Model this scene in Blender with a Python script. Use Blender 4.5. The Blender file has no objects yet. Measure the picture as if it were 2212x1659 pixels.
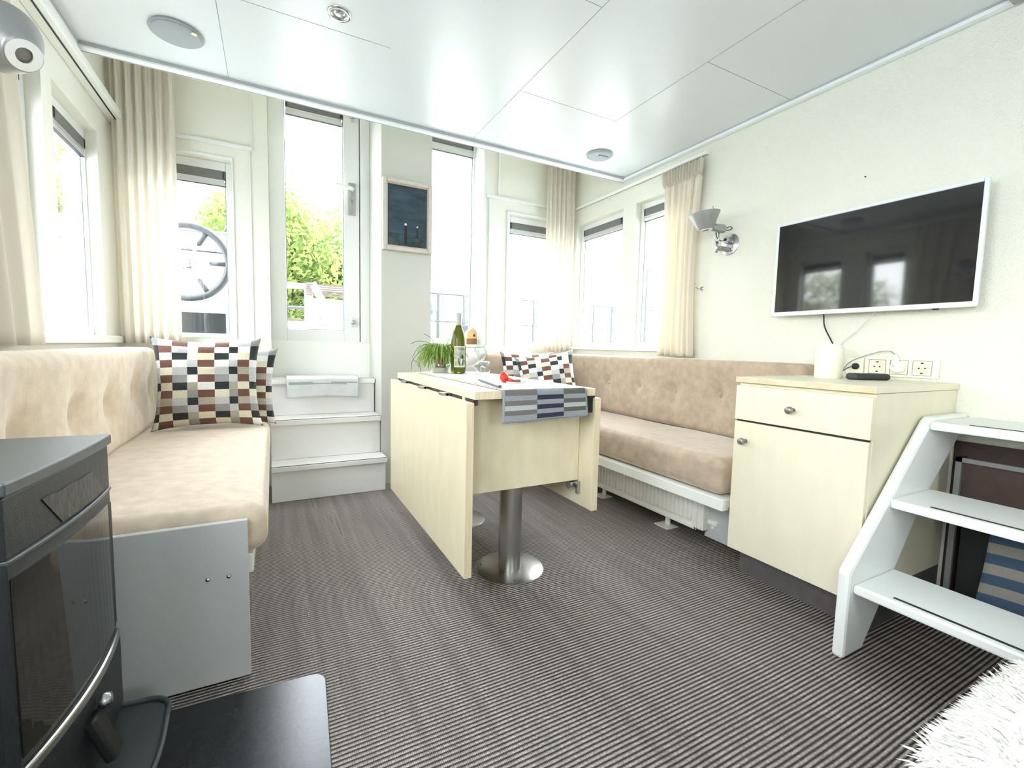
import bpy, bmesh, math, random
from mathutils import Vector, Matrix, noise
random.seed(7)
PI = math.pi
D = bpy.data
COL = bpy.context.scene.collection

# ------------------------------------------------------------------ materials
MATS = {}
def mat(name, col, rough=0.5, metal=0.0, spec=0.5, bump=0.0, bscale=80.0, var=0.0, vscale=6.0, sheen=0.0,
        stretch=(1, 1, 1), coat=0.0, detail=4.0):
    m = D.materials.new(name); m.use_nodes = True
    nt = m.node_tree; b = nt.nodes['Principled BSDF']
    b.inputs['Base Color'].default_value = (*col, 1)
    b.inputs['Roughness'].default_value = rough
    b.inputs['Metallic'].default_value = metal
    b.inputs['Specular IOR Level'].default_value = spec
    if sheen:
        b.inputs['Sheen Weight'].default_value = sheen; b.inputs['Sheen Roughness'].default_value = 0.4
        b.inputs['Sheen Tint'].default_value = (1, 0.95, 0.88, 1)
    if coat: b.inputs['Coat Weight'].default_value = coat
    tc = nt.nodes.new('ShaderNodeTexCoord'); mp = nt.nodes.new('ShaderNodeMapping')
    mp.inputs['Scale'].default_value = stretch
    nt.links.new(tc.outputs['Object'], mp.inputs['Vector'])
    if var:
        n = nt.nodes.new('ShaderNodeTexNoise'); n.inputs['Scale'].default_value = vscale
        n.inputs['Detail'].default_value = detail
        nt.links.new(mp.outputs['Vector'], n.inputs['Vector'])
        r = nt.nodes.new('ShaderNodeValToRGB')
        r.color_ramp.elements[0].position = 0.3; r.color_ramp.elements[1].position = 0.7
        r.color_ramp.elements[0].color = (*[c * (1 - var) for c in col], 1)
        r.color_ramp.elements[1].color = (*[min(1, c * (1 + var)) for c in col], 1)
        nt.links.new(n.outputs['Fac'], r.inputs['Fac']); nt.links.new(r.outputs['Color'], b.inputs['Base Color'])
    if bump:
        n = nt.nodes.new('ShaderNodeTexNoise'); n.inputs['Scale'].default_value = bscale
        n.inputs['Detail'].default_value = 3
        nt.links.new(mp.outputs['Vector'], n.inputs['Vector'])
        bp = nt.nodes.new('ShaderNodeBump'); bp.inputs['Strength'].default_value = bump
        bp.inputs['Distance'].default_value = 0.004
        nt.links.new(n.outputs['Fac'], bp.inputs['Height']); nt.links.new(bp.outputs['Normal'], b.inputs['Normal'])
    MATS[name] = m
    return m

M = {}
M['wall'] = mat('ivory_wall_paint', (0.74, 0.725, 0.655), 0.7, bump=0.25, bscale=260)
M['pier'] = mat('shaded_wall_paint', (0.52, 0.52, 0.475), 0.75, bump=0.15, bscale=200)  # same paint as the walls, its backlit shading put into the colour
M['white'] = mat('white_gloss_paint', (0.78, 0.79, 0.75), 0.38, bump=0.04, bscale=60)
M['frame'] = mat('painted_window_wood', (0.72, 0.73, 0.71), 0.42, bump=0.04, bscale=60)
M['steps'] = mat('white_step_paint', (0.80, 0.79, 0.77), 0.4, bump=0.05, bscale=90)
M['stair'] = mat('off_white_stair_paint', (0.76, 0.78, 0.76), 0.35, bump=0.08, bscale=120)
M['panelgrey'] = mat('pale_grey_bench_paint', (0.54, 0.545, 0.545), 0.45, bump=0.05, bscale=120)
M['black'] = mat('black_rubber', (0.015, 0.015, 0.018), 0.6)
M['dark'] = mat('dark_grey_plinth', (0.10, 0.09, 0.09), 0.6, var=0.1, vscale=30)
M['stove'] = mat('black_cast_steel', (0.024, 0.027, 0.031), 0.45, metal=0.35, bump=0.25, bscale=500, var=0.1, vscale=40)
M['stovetop'] = mat('charcoal_stove_top', (0.10, 0.112, 0.12), 0.38, metal=0.5, bump=0.12, bscale=300, stretch=(1, 6, 1))
M['stoveglass'] = mat('black_fire_glass', (0.012, 0.011, 0.010), 0.06, spec=0.8)
M['plate'] = mat('black_steel_floor_plate', (0.02, 0.022, 0.026), 0.22, metal=0.1, bump=0.03, bscale=400, var=0.15, vscale=60)
M['tape'] = mat('dull_grey_tape', (0.035, 0.038, 0.037), 0.4, metal=0.3, bump=0.4, bscale=60, var=0.25, vscale=30)
M['chrome'] = mat('polished_metal', (0.50, 0.51, 0.53), 0.22, metal=1.0, bump=0.02, bscale=200)
M['brushed'] = mat('brushed_stainless_steel', (0.46, 0.46, 0.44), 0.3, metal=1.0, bump=0.08, bscale=60, stretch=(1, 1, 12))
M['lampgrey'] = mat('satin_lamp_aluminium', (0.36, 0.37, 0.37), 0.38, metal=0.6)
M['knob'] = mat('grey_pewter_knob', (0.28, 0.26, 0.25), 0.4, metal=0.7)
M['velvet'] = mat('tan_velvet', (0.43, 0.335, 0.255), 0.85, sheen=0.6, var=0.13, vscale=22, bump=0.25, bscale=170)
M['velvet2'] = mat('lit_tan_velvet', (0.60, 0.49, 0.375), 0.85, sheen=0.6, var=0.12, vscale=22, bump=0.25, bscale=170)  # lighter copy of the tan velvet, bright light on the left sofa painted in
M['glass_item'] = None
M['cream'] = mat('cream_plastic', (0.84, 0.81, 0.68), 0.35)
M['plug'] = mat('white_plastic', (0.86, 0.86, 0.84), 0.3)
M['tvframe'] = mat('silver_white_bezel', (0.72, 0.75, 0.76), 0.3)
M['tvscreen'] = mat('black_screen_glass', (0.012, 0.012, 0.014), 0.05, spec=0.7)
M['terracotta'] = mat('brown_terracotta', (0.26, 0.09, 0.05), 0.6, var=0.15, vscale=40)
M['sand'] = mat('pale_sand', (0.85, 0.80, 0.62), 0.9, bump=0.4, bscale=400)
M['leaf'] = mat('grass_green_stem', (0.21, 0.33, 0.05), 0.5, var=0.35, vscale=30)
M['leafdark'] = mat('dark_green_stem', (0.06, 0.10, 0.04), 0.5)
M['housewood'] = mat('orange_pine', (0.75, 0.42, 0.20), 0.5, var=0.1, vscale=20)
M['red'] = mat('red_plastic', (0.70, 0.045, 0.025), 0.35)
M['brownleather'] = mat('brown_leather_tab', (0.25, 0.12, 0.05), 0.6)
M['brownboard'] = mat('dark_brown_board', (0.042, 0.020, 0.013), 0.6, var=0.15, vscale=30)
M['greyframe'] = mat('grey_metal_edge', (0.18, 0.185, 0.18), 0.5, metal=0.2)
M['fur'] = mat('white_sheep_wool', (0.95, 0.94, 0.91), 0.95, sheen=0.5, bump=0.6, bscale=60, var=0.05, vscale=8)
M['furtan'] = mat('cream_wool', (0.80, 0.70, 0.48), 0.95)
M['blindg'] = mat('grey_pleated_blind', (0.15, 0.15, 0.145), 0.6, bump=0.3, bscale=90, stretch=(1, 1, 20))
M['blindrail'] = mat('silver_blind_rail', (0.58, 0.59, 0.59), 0.35, metal=0.4)
M['gasket'] = mat('blue_grey_gasket', (0.22, 0.27, 0.30), 0.5)
M['vent'] = mat('grey_vent_plastic', (0.36, 0.39, 0.41), 0.5, bump=0.4, bscale=900)
M['radiator'] = mat('radiator_enamel', (0.78, 0.77, 0.72), 0.35)
M['backgrey'] = mat('grey_back_board', (0.50, 0.52, 0.52), 0.5)
M['towel'] = mat('grey_white_terry', (0.70, 0.72, 0.73), 0.95, bump=0.9, bscale=350, var=0.06, vscale=15)
M['towelgrey'] = mat('sage_grey_terry', (0.36, 0.40, 0.38), 0.95, bump=0.6, bscale=300)
M['towelblue'] = mat('navy_blue_terry', (0.05, 0.085, 0.14), 0.95, bump=0.6, bscale=300)
M['towelcream'] = mat('beige_terry', (0.27, 0.25, 0.225), 0.95, bump=0.6, bscale=300)
M['capsule'] = mat('white_bottle_capsule', (0.38, 0.38, 0.35), 0.35)
M['labelpaper'] = mat('grey_green_label', (0.33, 0.36, 0.26), 0.6, var=0.35, vscale=60)
M['labelborder'] = mat('pale_yellow_label_border', (0.82, 0.80, 0.52), 0.6)
M['ink'] = mat('black_ink', (0.008, 0.008, 0.008), 0.6)
M['labelred'] = mat('rust_label_spot', (0.45, 0.16, 0.06), 0.6)
M['photoframe'] = mat('beige_picture_frame', (0.56, 0.52, 0.46), 0.4, var=0.06, vscale=40)
M['photoinner'] = mat('pinkish_frame_fillet', (0.50, 0.38, 0.32), 0.4)
M['deck'] = mat('pale_deck_paint', (0.62, 0.62, 0.58), 0.6, var=0.08, vscale=5)
M['boatwhite'] = mat('white_boat_hull', (0.80, 0.82, 0.84), 0.35, var=0.03, vscale=3)
M['rail'] = mat('dark_navy_railing', (0.015, 0.018, 0.024), 0.4)
M['slat'] = mat('weathered_brown_slats', (0.05, 0.032, 0.026), 0.7, var=0.3, vscale=30)
M['bluecloth'] = mat('blue_tarpaulin', (0.06, 0.09, 0.30), 0.6, var=0.3, vscale=20)
M['wheel'] = mat('black_wheel_grip', (0.03, 0.033, 0.038), 0.4)
M['console'] = mat('silver_grey_console', (0.50, 0.53, 0.56), 0.4)
M['water'] = mat('pale_canal_water', (0.50, 0.55, 0.58), 0.15, bump=0.5, bscale=3)
M['bark'] = mat('grey_bark', (0.16, 0.13, 0.10), 0.8)

def fabric(name, col):
    return mat(name, col, 0.9, bump=0.7, bscale=420, var=0.10, vscale=150, stretch=(1, 1, 2.2), sheen=0.15)
FW = fabric('white_linen', (0.82, 0.82, 0.80)); FC = fabric('cream_linen', (0.74, 0.70, 0.55))
FB = fabric('black_linen', (0.022, 0.025, 0.03)); FR = fabric('chocolate_linen', (0.16, 0.07, 0.05))
FG = fabric('grey_linen', (0.30, 0.30, 0.30)); FL = fabric('light_grey_linen', (0.55, 0.55, 0.56))
FT = fabric('taupe_linen', (0.42, 0.38, 0.31))
RG = fabric('runner_mid_grey', (0.30, 0.32, 0.345)); RB = fabric('runner_navy', (0.022, 0.025, 0.055))
RD = fabric('runner_brown_grey', (0.17, 0.155, 0.15)); RL = fabric('runner_silver', (0.47, 0.49, 0.48))
RC = fabric('runner_charcoal', (0.11, 0.105, 0.10)); RW = fabric('runner_glare_white', (0.80, 0.80, 0.79))  # the white stands for bright light on the runner top

def wood_mat(name, c1, c2, rough=0.35, sc=3.0, stretch=(1, 1, 12)):
    m = D.materials.new(name); m.use_nodes = True; nt = m.node_tree; b = nt.nodes['Principled BSDF']
    tc = nt.nodes.new('ShaderNodeTexCoord'); mp = nt.nodes.new('ShaderNodeMapping'); mp.inputs['Scale'].default_value = stretch
    n = nt.nodes.new('ShaderNodeTexNoise'); n.inputs['Scale'].default_value = sc; n.inputs['Detail'].default_value = 6
    n.inputs['Distortion'].default_value = 0.6
    r = nt.nodes.new('ShaderNodeValToRGB'); r.color_ramp.elements[0].position = .3; r.color_ramp.elements[1].position = .7
    r.color_ramp.elements[0].color = (*c1, 1); r.color_ramp.elements[1].color = (*c2, 1)
    for a, c in ((tc.outputs['Object'], mp.inputs['Vector']), (mp.outputs['Vector'], n.inputs['Vector']),
                 (n.outputs['Fac'], r.inputs['Fac']), (r.outputs['Color'], b.inputs['Base Color'])): nt.links.new(a, c)
    b.inputs['Roughness'].default_value = rough
    return m
M['birch'] = wood_mat('birch_laminate', (0.68, 0.60, 0.42), (0.74, 0.67, 0.49), 0.34, 6, (3, 3, 1))
M['birchedge'] = wood_mat('birch_edge_band', (0.60, 0.50, 0.34), (0.74, 0.63, 0.45), 0.45, 8, (20, 2, 1))
M['cabinet'] = wood_mat('pale_maple_laminate', (0.73, 0.68, 0.52), (0.78, 0.73, 0.58), 0.36, 4, (3, 3, 0.8))

def thin_glass(name, tint=(0.96, 0.98, 0.98), rough=0.0):
    m = D.materials.new(name); m.use_nodes = True; nt = m.node_tree
    for n in list(nt.nodes): nt.nodes.remove(n)
    o = nt.nodes.new('ShaderNodeOutputMaterial'); mx = nt.nodes.new('ShaderNodeMixShader')
    t = nt.nodes.new('ShaderNodeBsdfTransparent'); t.inputs['Color'].default_value = (*tint, 1)
    g = nt.nodes.new('ShaderNodeBsdfGlossy'); g.inputs['Roughness'].default_value = rough
    f = nt.nodes.new('ShaderNodeFresnel'); ge = nt.nodes.new('ShaderNodeNewGeometry'); mr = nt.nodes.new('ShaderNodeMapRange')
    mr.inputs['To Min'].default_value = 1.45; mr.inputs['To Max'].default_value = 1 / 1.45
    nt.links.new(ge.outputs['Backfacing'], mr.inputs['Value']); nt.links.new(mr.outputs[0], f.inputs['IOR'])
    nt.links.new(f.outputs[0], mx.inputs[0]); nt.links.new(t.outputs[0], mx.inputs[1]); nt.links.new(g.outputs[0], mx.inputs[2])
    nt.links.new(mx.outputs[0], o.inputs[0]); return m
M['pane'] = thin_glass('window_pane_glass')
M['thinglass'] = thin_glass('clear_drinking_glass', (0.93, 0.95, 0.95)); M['thinglass'].node_tree.nodes['Map Range'].inputs['To Min'].default_value = 1.9; M['thinglass'].node_tree.nodes['Map Range'].inputs['To Max'].default_value = 1 / 1.9

def bottle_glass():
    m = D.materials.new('olive_bottle_glass'); m.use_nodes = True; b = m.node_tree.nodes['Principled BSDF']
    b.inputs['Base Color'].default_value = (0.15, 0.17, 0.02, 1); b.inputs['Roughness'].default_value = 0.04
    b.inputs['Transmission Weight'].default_value = 0.65; b.inputs['IOR'].default_value = 1.3
    return m
M['bottle'] = bottle_glass()

def cloth_translucent(name, col, tr=0.45):
    m = D.materials.new(name); m.use_nodes = True; nt = m.node_tree
    for n in list(nt.nodes): nt.nodes.remove(n)
    o = nt.nodes.new('ShaderNodeOutputMaterial'); mx = nt.nodes.new('ShaderNodeMixShader'); mx.inputs[0].default_value = tr
    d = nt.nodes.new('ShaderNodeBsdfDiffuse'); t = nt.nodes.new('ShaderNodeBsdfTranslucent')
    tc = nt.nodes.new('ShaderNodeTexCoord'); n = nt.nodes.new('ShaderNodeTexNoise'); n.inputs['Scale'].default_value = 350
    bp = nt.nodes.new('ShaderNodeBump'); bp.inputs['Strength'].default_value = 0.2; bp.inputs['Distance'].default_value = 0.002
    nt.links.new(tc.outputs['Object'], n.inputs['Vector']); nt.links.new(n.outputs['Fac'], bp.inputs['Height'])
    nt.links.new(bp.outputs['Normal'], d.inputs['Normal'])
    d.inputs['Color'].default_value = (*col, 1); t.inputs['Color'].default_value = (*[min(1, c * 1.05) for c in col], 1)
    nt.links.new(d.outputs[0], mx.inputs[1]); nt.links.new(t.outputs[0], mx.inputs[2]); nt.links.new(mx.outputs[0], o.inputs[0])
    return m
M['curtain2'] = cloth_translucent('cream_pleated_curtain_cloth', (0.80, 0.74, 0.64), 0.28)
M['curtain'] = cloth_translucent('cream_curtain_cloth', (0.86, 0.83, 0.77), 0.5)

def leaf_mat(name, c1, c2):
    m = D.materials.new(name); m.use_nodes = True; nt = m.node_tree; 
    for n in list(nt.nodes): nt.nodes.remove(n)
    o = nt.nodes.new('ShaderNodeOutputMaterial'); mx = nt.nodes.new('ShaderNodeMixShader'); mx.inputs[0].default_value = .4
    d = nt.nodes.new('ShaderNodeBsdfDiffuse'); t = nt.nodes.new('ShaderNodeBsdfTranslucent')
    tc = nt.nodes.new('ShaderNodeTexCoord'); n = nt.nodes.new('ShaderNodeTexNoise'); n.inputs['Scale'].default_value = 2.5
    n.inputs['Detail'].default_value = 8
    r = nt.nodes.new('ShaderNodeValToRGB'); r.color_ramp.elements[0].position = .35; r.color_ramp.elements[1].position = .65
    r.color_ramp.elements[0].color = (*c1, 1); r.color_ramp.elements[1].color = (*c2, 1)
    nt.links.new(tc.outputs['Object'], n.inputs['Vector']); nt.links.new(n.outputs['Fac'], r.inputs['Fac'])
    nt.links.new(r.outputs['Color'], d.inputs['Color']); nt.links.new(r.outputs['Color'], t.inputs['Color'])
    nt.links.new(d.outputs[0], mx.inputs[1]); nt.links.new(t.outputs[0], mx.inputs[2]); nt.links.new(mx.outputs[0], o.inputs[0])
    return m
M['treeleaf'] = leaf_mat('spring_green_leaves', (0.085, 0.135, 0.035), (0.27, 0.32, 0.095))
M['treeleaf2'] = leaf_mat('yellow_green_leaves', (0.17, 0.22, 0.11), (0.40, 0.44, 0.25))

def carpet_mat():
    m = D.materials.new('ribbed_sisal_carpet'); m.use_nodes = True; nt = m.node_tree; b = nt.nodes['Principled BSDF']
    L = nt.links.new; N = nt.nodes.new
    tc = N('ShaderNodeTexCoord'); sp = N('ShaderNodeSeparateXYZ'); L(tc.outputs['Object'], sp.inputs[0])
    # gentle waviness of the ribs
    wn = N('ShaderNodeTexNoise'); wn.inputs['Scale'].default_value = 3; L(tc.outputs['Object'], wn.inputs['Vector'])
    wv = N('ShaderNodeMath'); wv.operation = 'MULTIPLY_ADD'; wv.inputs[1].default_value = 0.006
    L(wn.outputs['Fac'], wv.inputs[0]); L(sp.outputs['Y'], wv.inputs[2])
    my = N('ShaderNodeMath'); my.operation = 'MULTIPLY'; my.inputs[1].default_value = 2 * PI / 0.0118; L(wv.outputs[0], my.inputs[0])
    sy = N('ShaderNodeMath'); sy.operation = 'SINE'; L(my.outputs[0], sy.inputs[0])
    # beads along each rib
    mx = N('ShaderNodeMath'); mx.operation = 'MULTIPLY'; mx.inputs[1].default_value = 2 * PI / 0.0042; L(sp.outputs['X'], mx.inputs[0])
    sx = N('ShaderNodeMath'); sx.operation = 'SINE'; L(mx.outputs[0], sx.inputs[0])
    h = N('ShaderNodeMath'); h.operation = 'MULTIPLY_ADD'; h.inputs[1].default_value = 0.16; L(sx.outputs[0], h.inputs[0]); L(sy.outputs[0], h.inputs[2])
    bp = N('ShaderNodeBump'); bp.inputs['Strength'].default_value = 1.0; bp.inputs['Distance'].default_value = 0.0022
    L(h.outputs[0], bp.inputs['Height']); L(bp.outputs['Normal'], b.inputs['Normal'])
    mr = N('ShaderNodeMapRange'); mr.inputs['From Min'].default_value = -0.75; mr.inputs['From Max'].default_value = 0.35; L(sy.outputs[0], mr.inputs['Value'])
    n2 = N('ShaderNodeTexNoise'); n2.inputs['Scale'].default_value = 160; n2.inputs['Detail'].default_value = 2; L(tc.outputs['Object'], n2.inputs['Vector'])
    r2 = N('ShaderNodeValToRGB'); r2.color_ramp.elements[0].position = .3; r2.color_ramp.elements[1].position = .7
    r2.color_ramp.elements[0].color = (0.30, 0.25, 0.23, 1); r2.color_ramp.elements[1].color = (0.54, 0.475, 0.43, 1)
    L(n2.outputs['Fac'], r2.inputs['Fac'])
    mc = N('ShaderNodeMixRGB'); mc.inputs['Color1'].default_value = (0.020, 0.014, 0.015, 1)
    L(mr.outputs[0], mc.inputs['Fac']); L(r2.outputs['Color'], mc.inputs['Color2'])
    # warp variation and window sheen streaks painted into the colour, running the other way
    ms = N('ShaderNodeMapping'); ms.inputs['Scale'].default_value = (26, 1.0, 1); L(tc.outputs['Object'], ms.inputs['Vector'])
    n3 = N('ShaderNodeTexNoise'); n3.inputs['Scale'].default_value = 1.0; n3.inputs['Detail'].default_value = 1.5; L(ms.outputs['Vector'], n3.inputs['Vector'])
    r3 = N('ShaderNodeMapRange'); r3.inputs['From Min'].default_value = .3; r3.inputs['From Max'].default_value = .7; r3.inputs['To Min'].default_value = .78; r3.inputs['To Max'].default_value = 1.18; L(n3.outputs['Fac'], r3.inputs['Value'])
    mm = N('ShaderNodeVectorMath'); mm.operation = 'SCALE'; L(mc.outputs[0], mm.inputs[0]); L(r3.outputs[0], mm.inputs['Scale']); L(mm.outputs[0], b.inputs['Base Color'])
    r4 = N('ShaderNodeMapRange'); r4.inputs['From Min'].default_value = .3; r4.inputs['From Max'].default_value = .7; r4.inputs['To Min'].default_value = .40; r4.inputs['To Max'].default_value = .26; L(n3.outputs['Fac'], r4.inputs['Value']); L(r4.outputs[0], b.inputs['Roughness'])
    b.inputs['Specular IOR Level'].default_value = 0.7
    return m
M['carpet'] = carpet_mat()

def wallpaper_mat():
    m = D.materials.new('woven_ivory_wallpaper'); m.use_nodes = True; nt = m.node_tree; b = nt.nodes['Principled BSDF']
    L = nt.links.new; N = nt.nodes.new
    b.inputs['Base Color'].default_value = (0.76, 0.75, 0.665, 1); b.inputs['Roughness'].default_value = 0.7
    tc = N('ShaderNodeTexCoord'); mp = N('ShaderNodeMapping'); mp.inputs['Rotation'].default_value = (0.78, 0, 0); L(tc.outputs['Object'], mp.inputs['Vector'])
    v = N('ShaderNodeTexVoronoi'); v.inputs['Scale'].default_value = 170; v.inputs['Randomness'].default_value = 0.5; L(mp.outputs['Vector'], v.inputs['Vector'])
    bp = N('ShaderNodeBump'); bp.inputs['Strength'].default_value = 0.8; bp.inputs['Distance'].default_value = 0.003
    L(v.outputs['Distance'], bp.inputs['Height']); L(bp.outputs['Normal'], b.inputs['Normal'])
    return m
M['wallpaper'] = wallpaper_mat()
M['ceiling'] = mat('white_ceiling_laminate', (0.68, 0.71, 0.725), 0.30, spec=0.5, bump=0.02, bscale=30)
M['seam'] = mat('ceiling_seam_shadow_gap', (0.33, 0.35, 0.36), 0.6)
M['trimw'] = mat('white_trim_plastic', (0.80, 0.83, 0.84), 0.35)
M['trimg'] = mat('grey_trim_line', (0.42, 0.43, 0.44), 0.5)

def painting_mat():
    m = D.materials.new('dark_blue_seascape'); m.use_nodes = True; nt = m.node_tree; b = nt.nodes['Principled BSDF']
    L = nt.links.new; N = nt.nodes.new
    tc = N('ShaderNodeTexCoord'); sp = N('ShaderNodeSeparateXYZ'); L(tc.outputs['Object'], sp.inputs[0])
    mp = N('ShaderNodeMapping'); mp.inputs['Rotation'].default_value = (0, 0.6, 0); mp.inputs['Scale'].default_value = (4, 4, 14); L(tc.outputs['Object'], mp.inputs['Vector'])
    n = N('ShaderNodeTexNoise'); n.inputs['Scale'].default_value = 1.5; n.inputs['Detail'].default_value = 5; L(mp.outputs['Vector'], n.inputs['Vector'])
    sky = N('ShaderNodeValToRGB'); e = sky.color_ramp.elements; e[0].position = .3; e[1].position = .75
    e[0].color = (0.008, 0.018, 0.030, 1); e[1].color = (0.045, 0.085, 0.12, 1); L(n.outputs['Fac'], sky.inputs['Fac'])
    n2 = N('ShaderNodeTexNoise'); n2.inputs['Scale'].default_value = 22; n2.inputs['Detail'].default_value = 6; L(tc.outputs['Object'], n2.inputs['Vector'])
    sea = N('ShaderNodeValToRGB'); e = sea.color_ramp.elements; e[0].position = .4; e[1].position = .75
    e[0].color = (0.006, 0.025, 0.030, 1); e[1].color = (0.05, 0.10, 0.11, 1); L(n2.outputs['Fac'], sea.inputs['Fac'])
    c = N('ShaderNodeMath'); c.operation = 'LESS_THAN'; c.inputs[1].default_value = 1.592; L(sp.outputs['Z'], c.inputs[0])
    mx = N('ShaderNodeMixRGB'); L(c.outputs[0], mx.inputs['Fac']); L(sky.outputs['Color'], mx.inputs['Color1']); L(sea.outputs['Color'], mx.inputs['Color2'])
    L(mx.outputs[0], b.inputs['Base Color']); b.inputs['Roughness'].default_value = 0.45
    return m
M['painting'] = painting_mat()

# ------------------------------------------------------------------ mesh helpers
def box(bm, x0, x1, y0, y1, z0, z1, mi=0, rot=None, piv=None):
    vs = [bm.verts.new(p) for p in ((x0, y0, z0), (x1, y0, z0), (x1, y1, z0), (x0, y1, z0), (x0, y0, z1), (x1, y0, z1), (x1, y1, z1), (x0, y1, z1))]
    for f in ((3, 2, 1, 0), (4, 5, 6, 7), (0, 1, 5, 4), (1, 2, 6, 5), (2, 3, 7, 6), (3, 0, 4, 7)):
        fc = bm.faces.new([vs[i] for i in f]); fc.material_index = mi
    if rot is not None: bmesh.ops.rotate(bm, verts=vs, cent=piv, matrix=rot)
    return vs
def frame_of(d):
    d = Vector(d).normalized(); a = Vector((0, 0, 1)) if abs(d.z) < .95 else Vector((1, 0, 0))
    u = d.cross(a).normalized(); return u, d.cross(u).normalized(), d
def cyl(bm, p0, p1, r0, r1=None, n=24, mi=0, caps=True):
    r1 = r0 if r1 is None else r1; p0, p1 = Vector(p0), Vector(p1); u, v, d = frame_of(p1 - p0)
    a = [bm.verts.new(p0 + r0 * (math.cos(2 * PI * i / n) * u + math.sin(2 * PI * i / n) * v)) for i in range(n)]
    b = [bm.verts.new(p1 + r1 * (math.cos(2 * PI * i / n) * u + math.sin(2 * PI * i / n) * v)) for i in range(n)]
    for i in range(n):
        j = (i + 1) % n; bm.faces.new((a[i], a[j], b[j], b[i])).material_index = mi
    if caps:
        bm.faces.new(a[::-1]).material_index = mi; bm.faces.new(b).material_index = mi
def tube(bm, pts, r, n=8, mi=0, caps=True):
    pts = [Vector(p) for p in pts]; rings = []
    rr = r if isinstance(r, (list, tuple)) else [r] * len(pts)
    pu = None
    for k, p in enumerate(pts):
        d = (pts[min(k + 1, len(pts) - 1)] - pts[max(k - 1, 0)])
        if d.length < 1e-9: d = Vector((0, 0, 1))
        d.normalize()
        if pu is None: u, v, _ = frame_of(d)
        else:
            u = (pu - d * pu.dot(d)); u = u.normalized() if u.length > 1e-6 else frame_of(d)[0]; v = d.cross(u)
        pu = u
        rings.append([bm.verts.new(p + rr[k] * (math.cos(2 * PI * i / n) * u + math.sin(2 * PI * i / n) * v)) for i in range(n)])
    for a, b in zip(rings, rings[1:]):
        for i in range(n):
            j = (i + 1) % n; bm.faces.new((a[i], a[j], b[j], b[i])).material_index = mi
    if caps:
        bm.faces.new(rings[0][::-1]).material_index = mi; bm.faces.new(rings[-1]).material_index = mi
def smoothpath(pts, n=6):
    P = [Vector(p) for p in pts]; P = [2 * P[0] - P[1]] + P + [2 * P[-1] - P[-2]]; out = []
    for i in range(1, len(P) - 2):
        for k in range(n):
            t = k / n
            out.append(0.5 * ((2 * P[i]) + (-P[i - 1] + P[i + 1]) * t + (2 * P[i - 1] - 5 * P[i] + 4 * P[i + 1] - P[i + 2]) * t * t + (-P[i - 1] + 3 * P[i] - 3 * P[i + 1] + P[i + 2]) * t ** 3))
    out.append(P[-2]); return out
def lathe(bm, prof, base=(0, 0, 0), axis=(0, 0, 1), n=32, mi=0, close=False):
    base = Vector(base); u, v, d = frame_of(axis); rings = []
    for r, z in prof:
        if r < 1e-6: rings.append([bm.verts.new(base + d * z)])
        else: rings.append([bm.verts.new(base + d * z + r * (math.cos(2 * PI * i / n) * u + math.sin(2 * PI * i / n) * v)) for i in range(n)])
    for a, b in zip(rings, rings[1:]):
        for i in range(n):
            j = (i + 1) % n
            if len(a) == 1 and len(b) == 1: continue
            if len(a) == 1: f = (a[0], b[j], b[i])
            elif len(b) == 1: f = (a[i], a[j], b[0])
            else: f = (a[i], a[j], b[j], b[i])
            bm.faces.new(f).material_index = mi
def prism(bm, pts, ext, mi=0):
    ext = Vector(ext); a = [bm.verts.new(p) for p in pts]; b = [bm.verts.new(Vector(p) + ext) for p in pts]; n = len(pts)
    bm.faces.new(a[::-1]).material_index = mi; bm.faces.new(b).material_index = mi
    for i in range(n):
        j = (i + 1) % n; bm.faces.new((a[i], a[j], b[j], b[i])).material_index = mi
def superbox(bm, c, h, r, seg=0.03, fn=None):
    """box with rounded edges and a dense skin, centre c, half sizes h"""
    c = Vector(c); h = Vector(h); inner = Vector([max(x - r, 0) for x in h]); cache = {}
    def stops(L):
        k = max(2, int(2 * L / seg)); e = [-L, -L + r * .15, -L + r * .45, -L + r * .8]
        mid = [-L + r + (2 * L - 2 * r) * i / k for i in range(k + 1)] if L > r else [0]
        return e + mid + [-x for x in e[::-1]]
    S = [stops(x) for x in h]
    def vert(p):
        key = tuple(round(x, 6) for x in p)
        if key in cache: return cache[key]
        p = Vector(p); q = Vector([max(-inner[i], min(inner[i], p[i])) for i in range(3)]); d = p - q
        if d.length > 1e-9: p = q + d.normalized() * min(r, 1e9)
        if fn: p = fn(p, h)
        v = bm.verts.new(c + p); cache[key] = v; return v
    for ax in range(3):
        a, b = [(1, 2), (2, 0), (0, 1)][ax]
        for sgn in (-1, 1):
            for i in range(len(S[a]) - 1):
                for j in range(len(S[b]) - 1):
                    q = []
                    for (ii, jj) in ((i, j), (i + 1, j), (i + 1, j + 1), (i, j + 1)):
                        p = [0, 0, 0]; p[ax] = sgn * h[ax]; p[a] = S[a][ii]; p[b] = S[b][jj]; q.append(vert(p))
                    if sgn < 0: q = q[::-1]
                    if len(set(q)) == 4:
                        try: bm.faces.new(q)
                        except ValueError: pass

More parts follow.
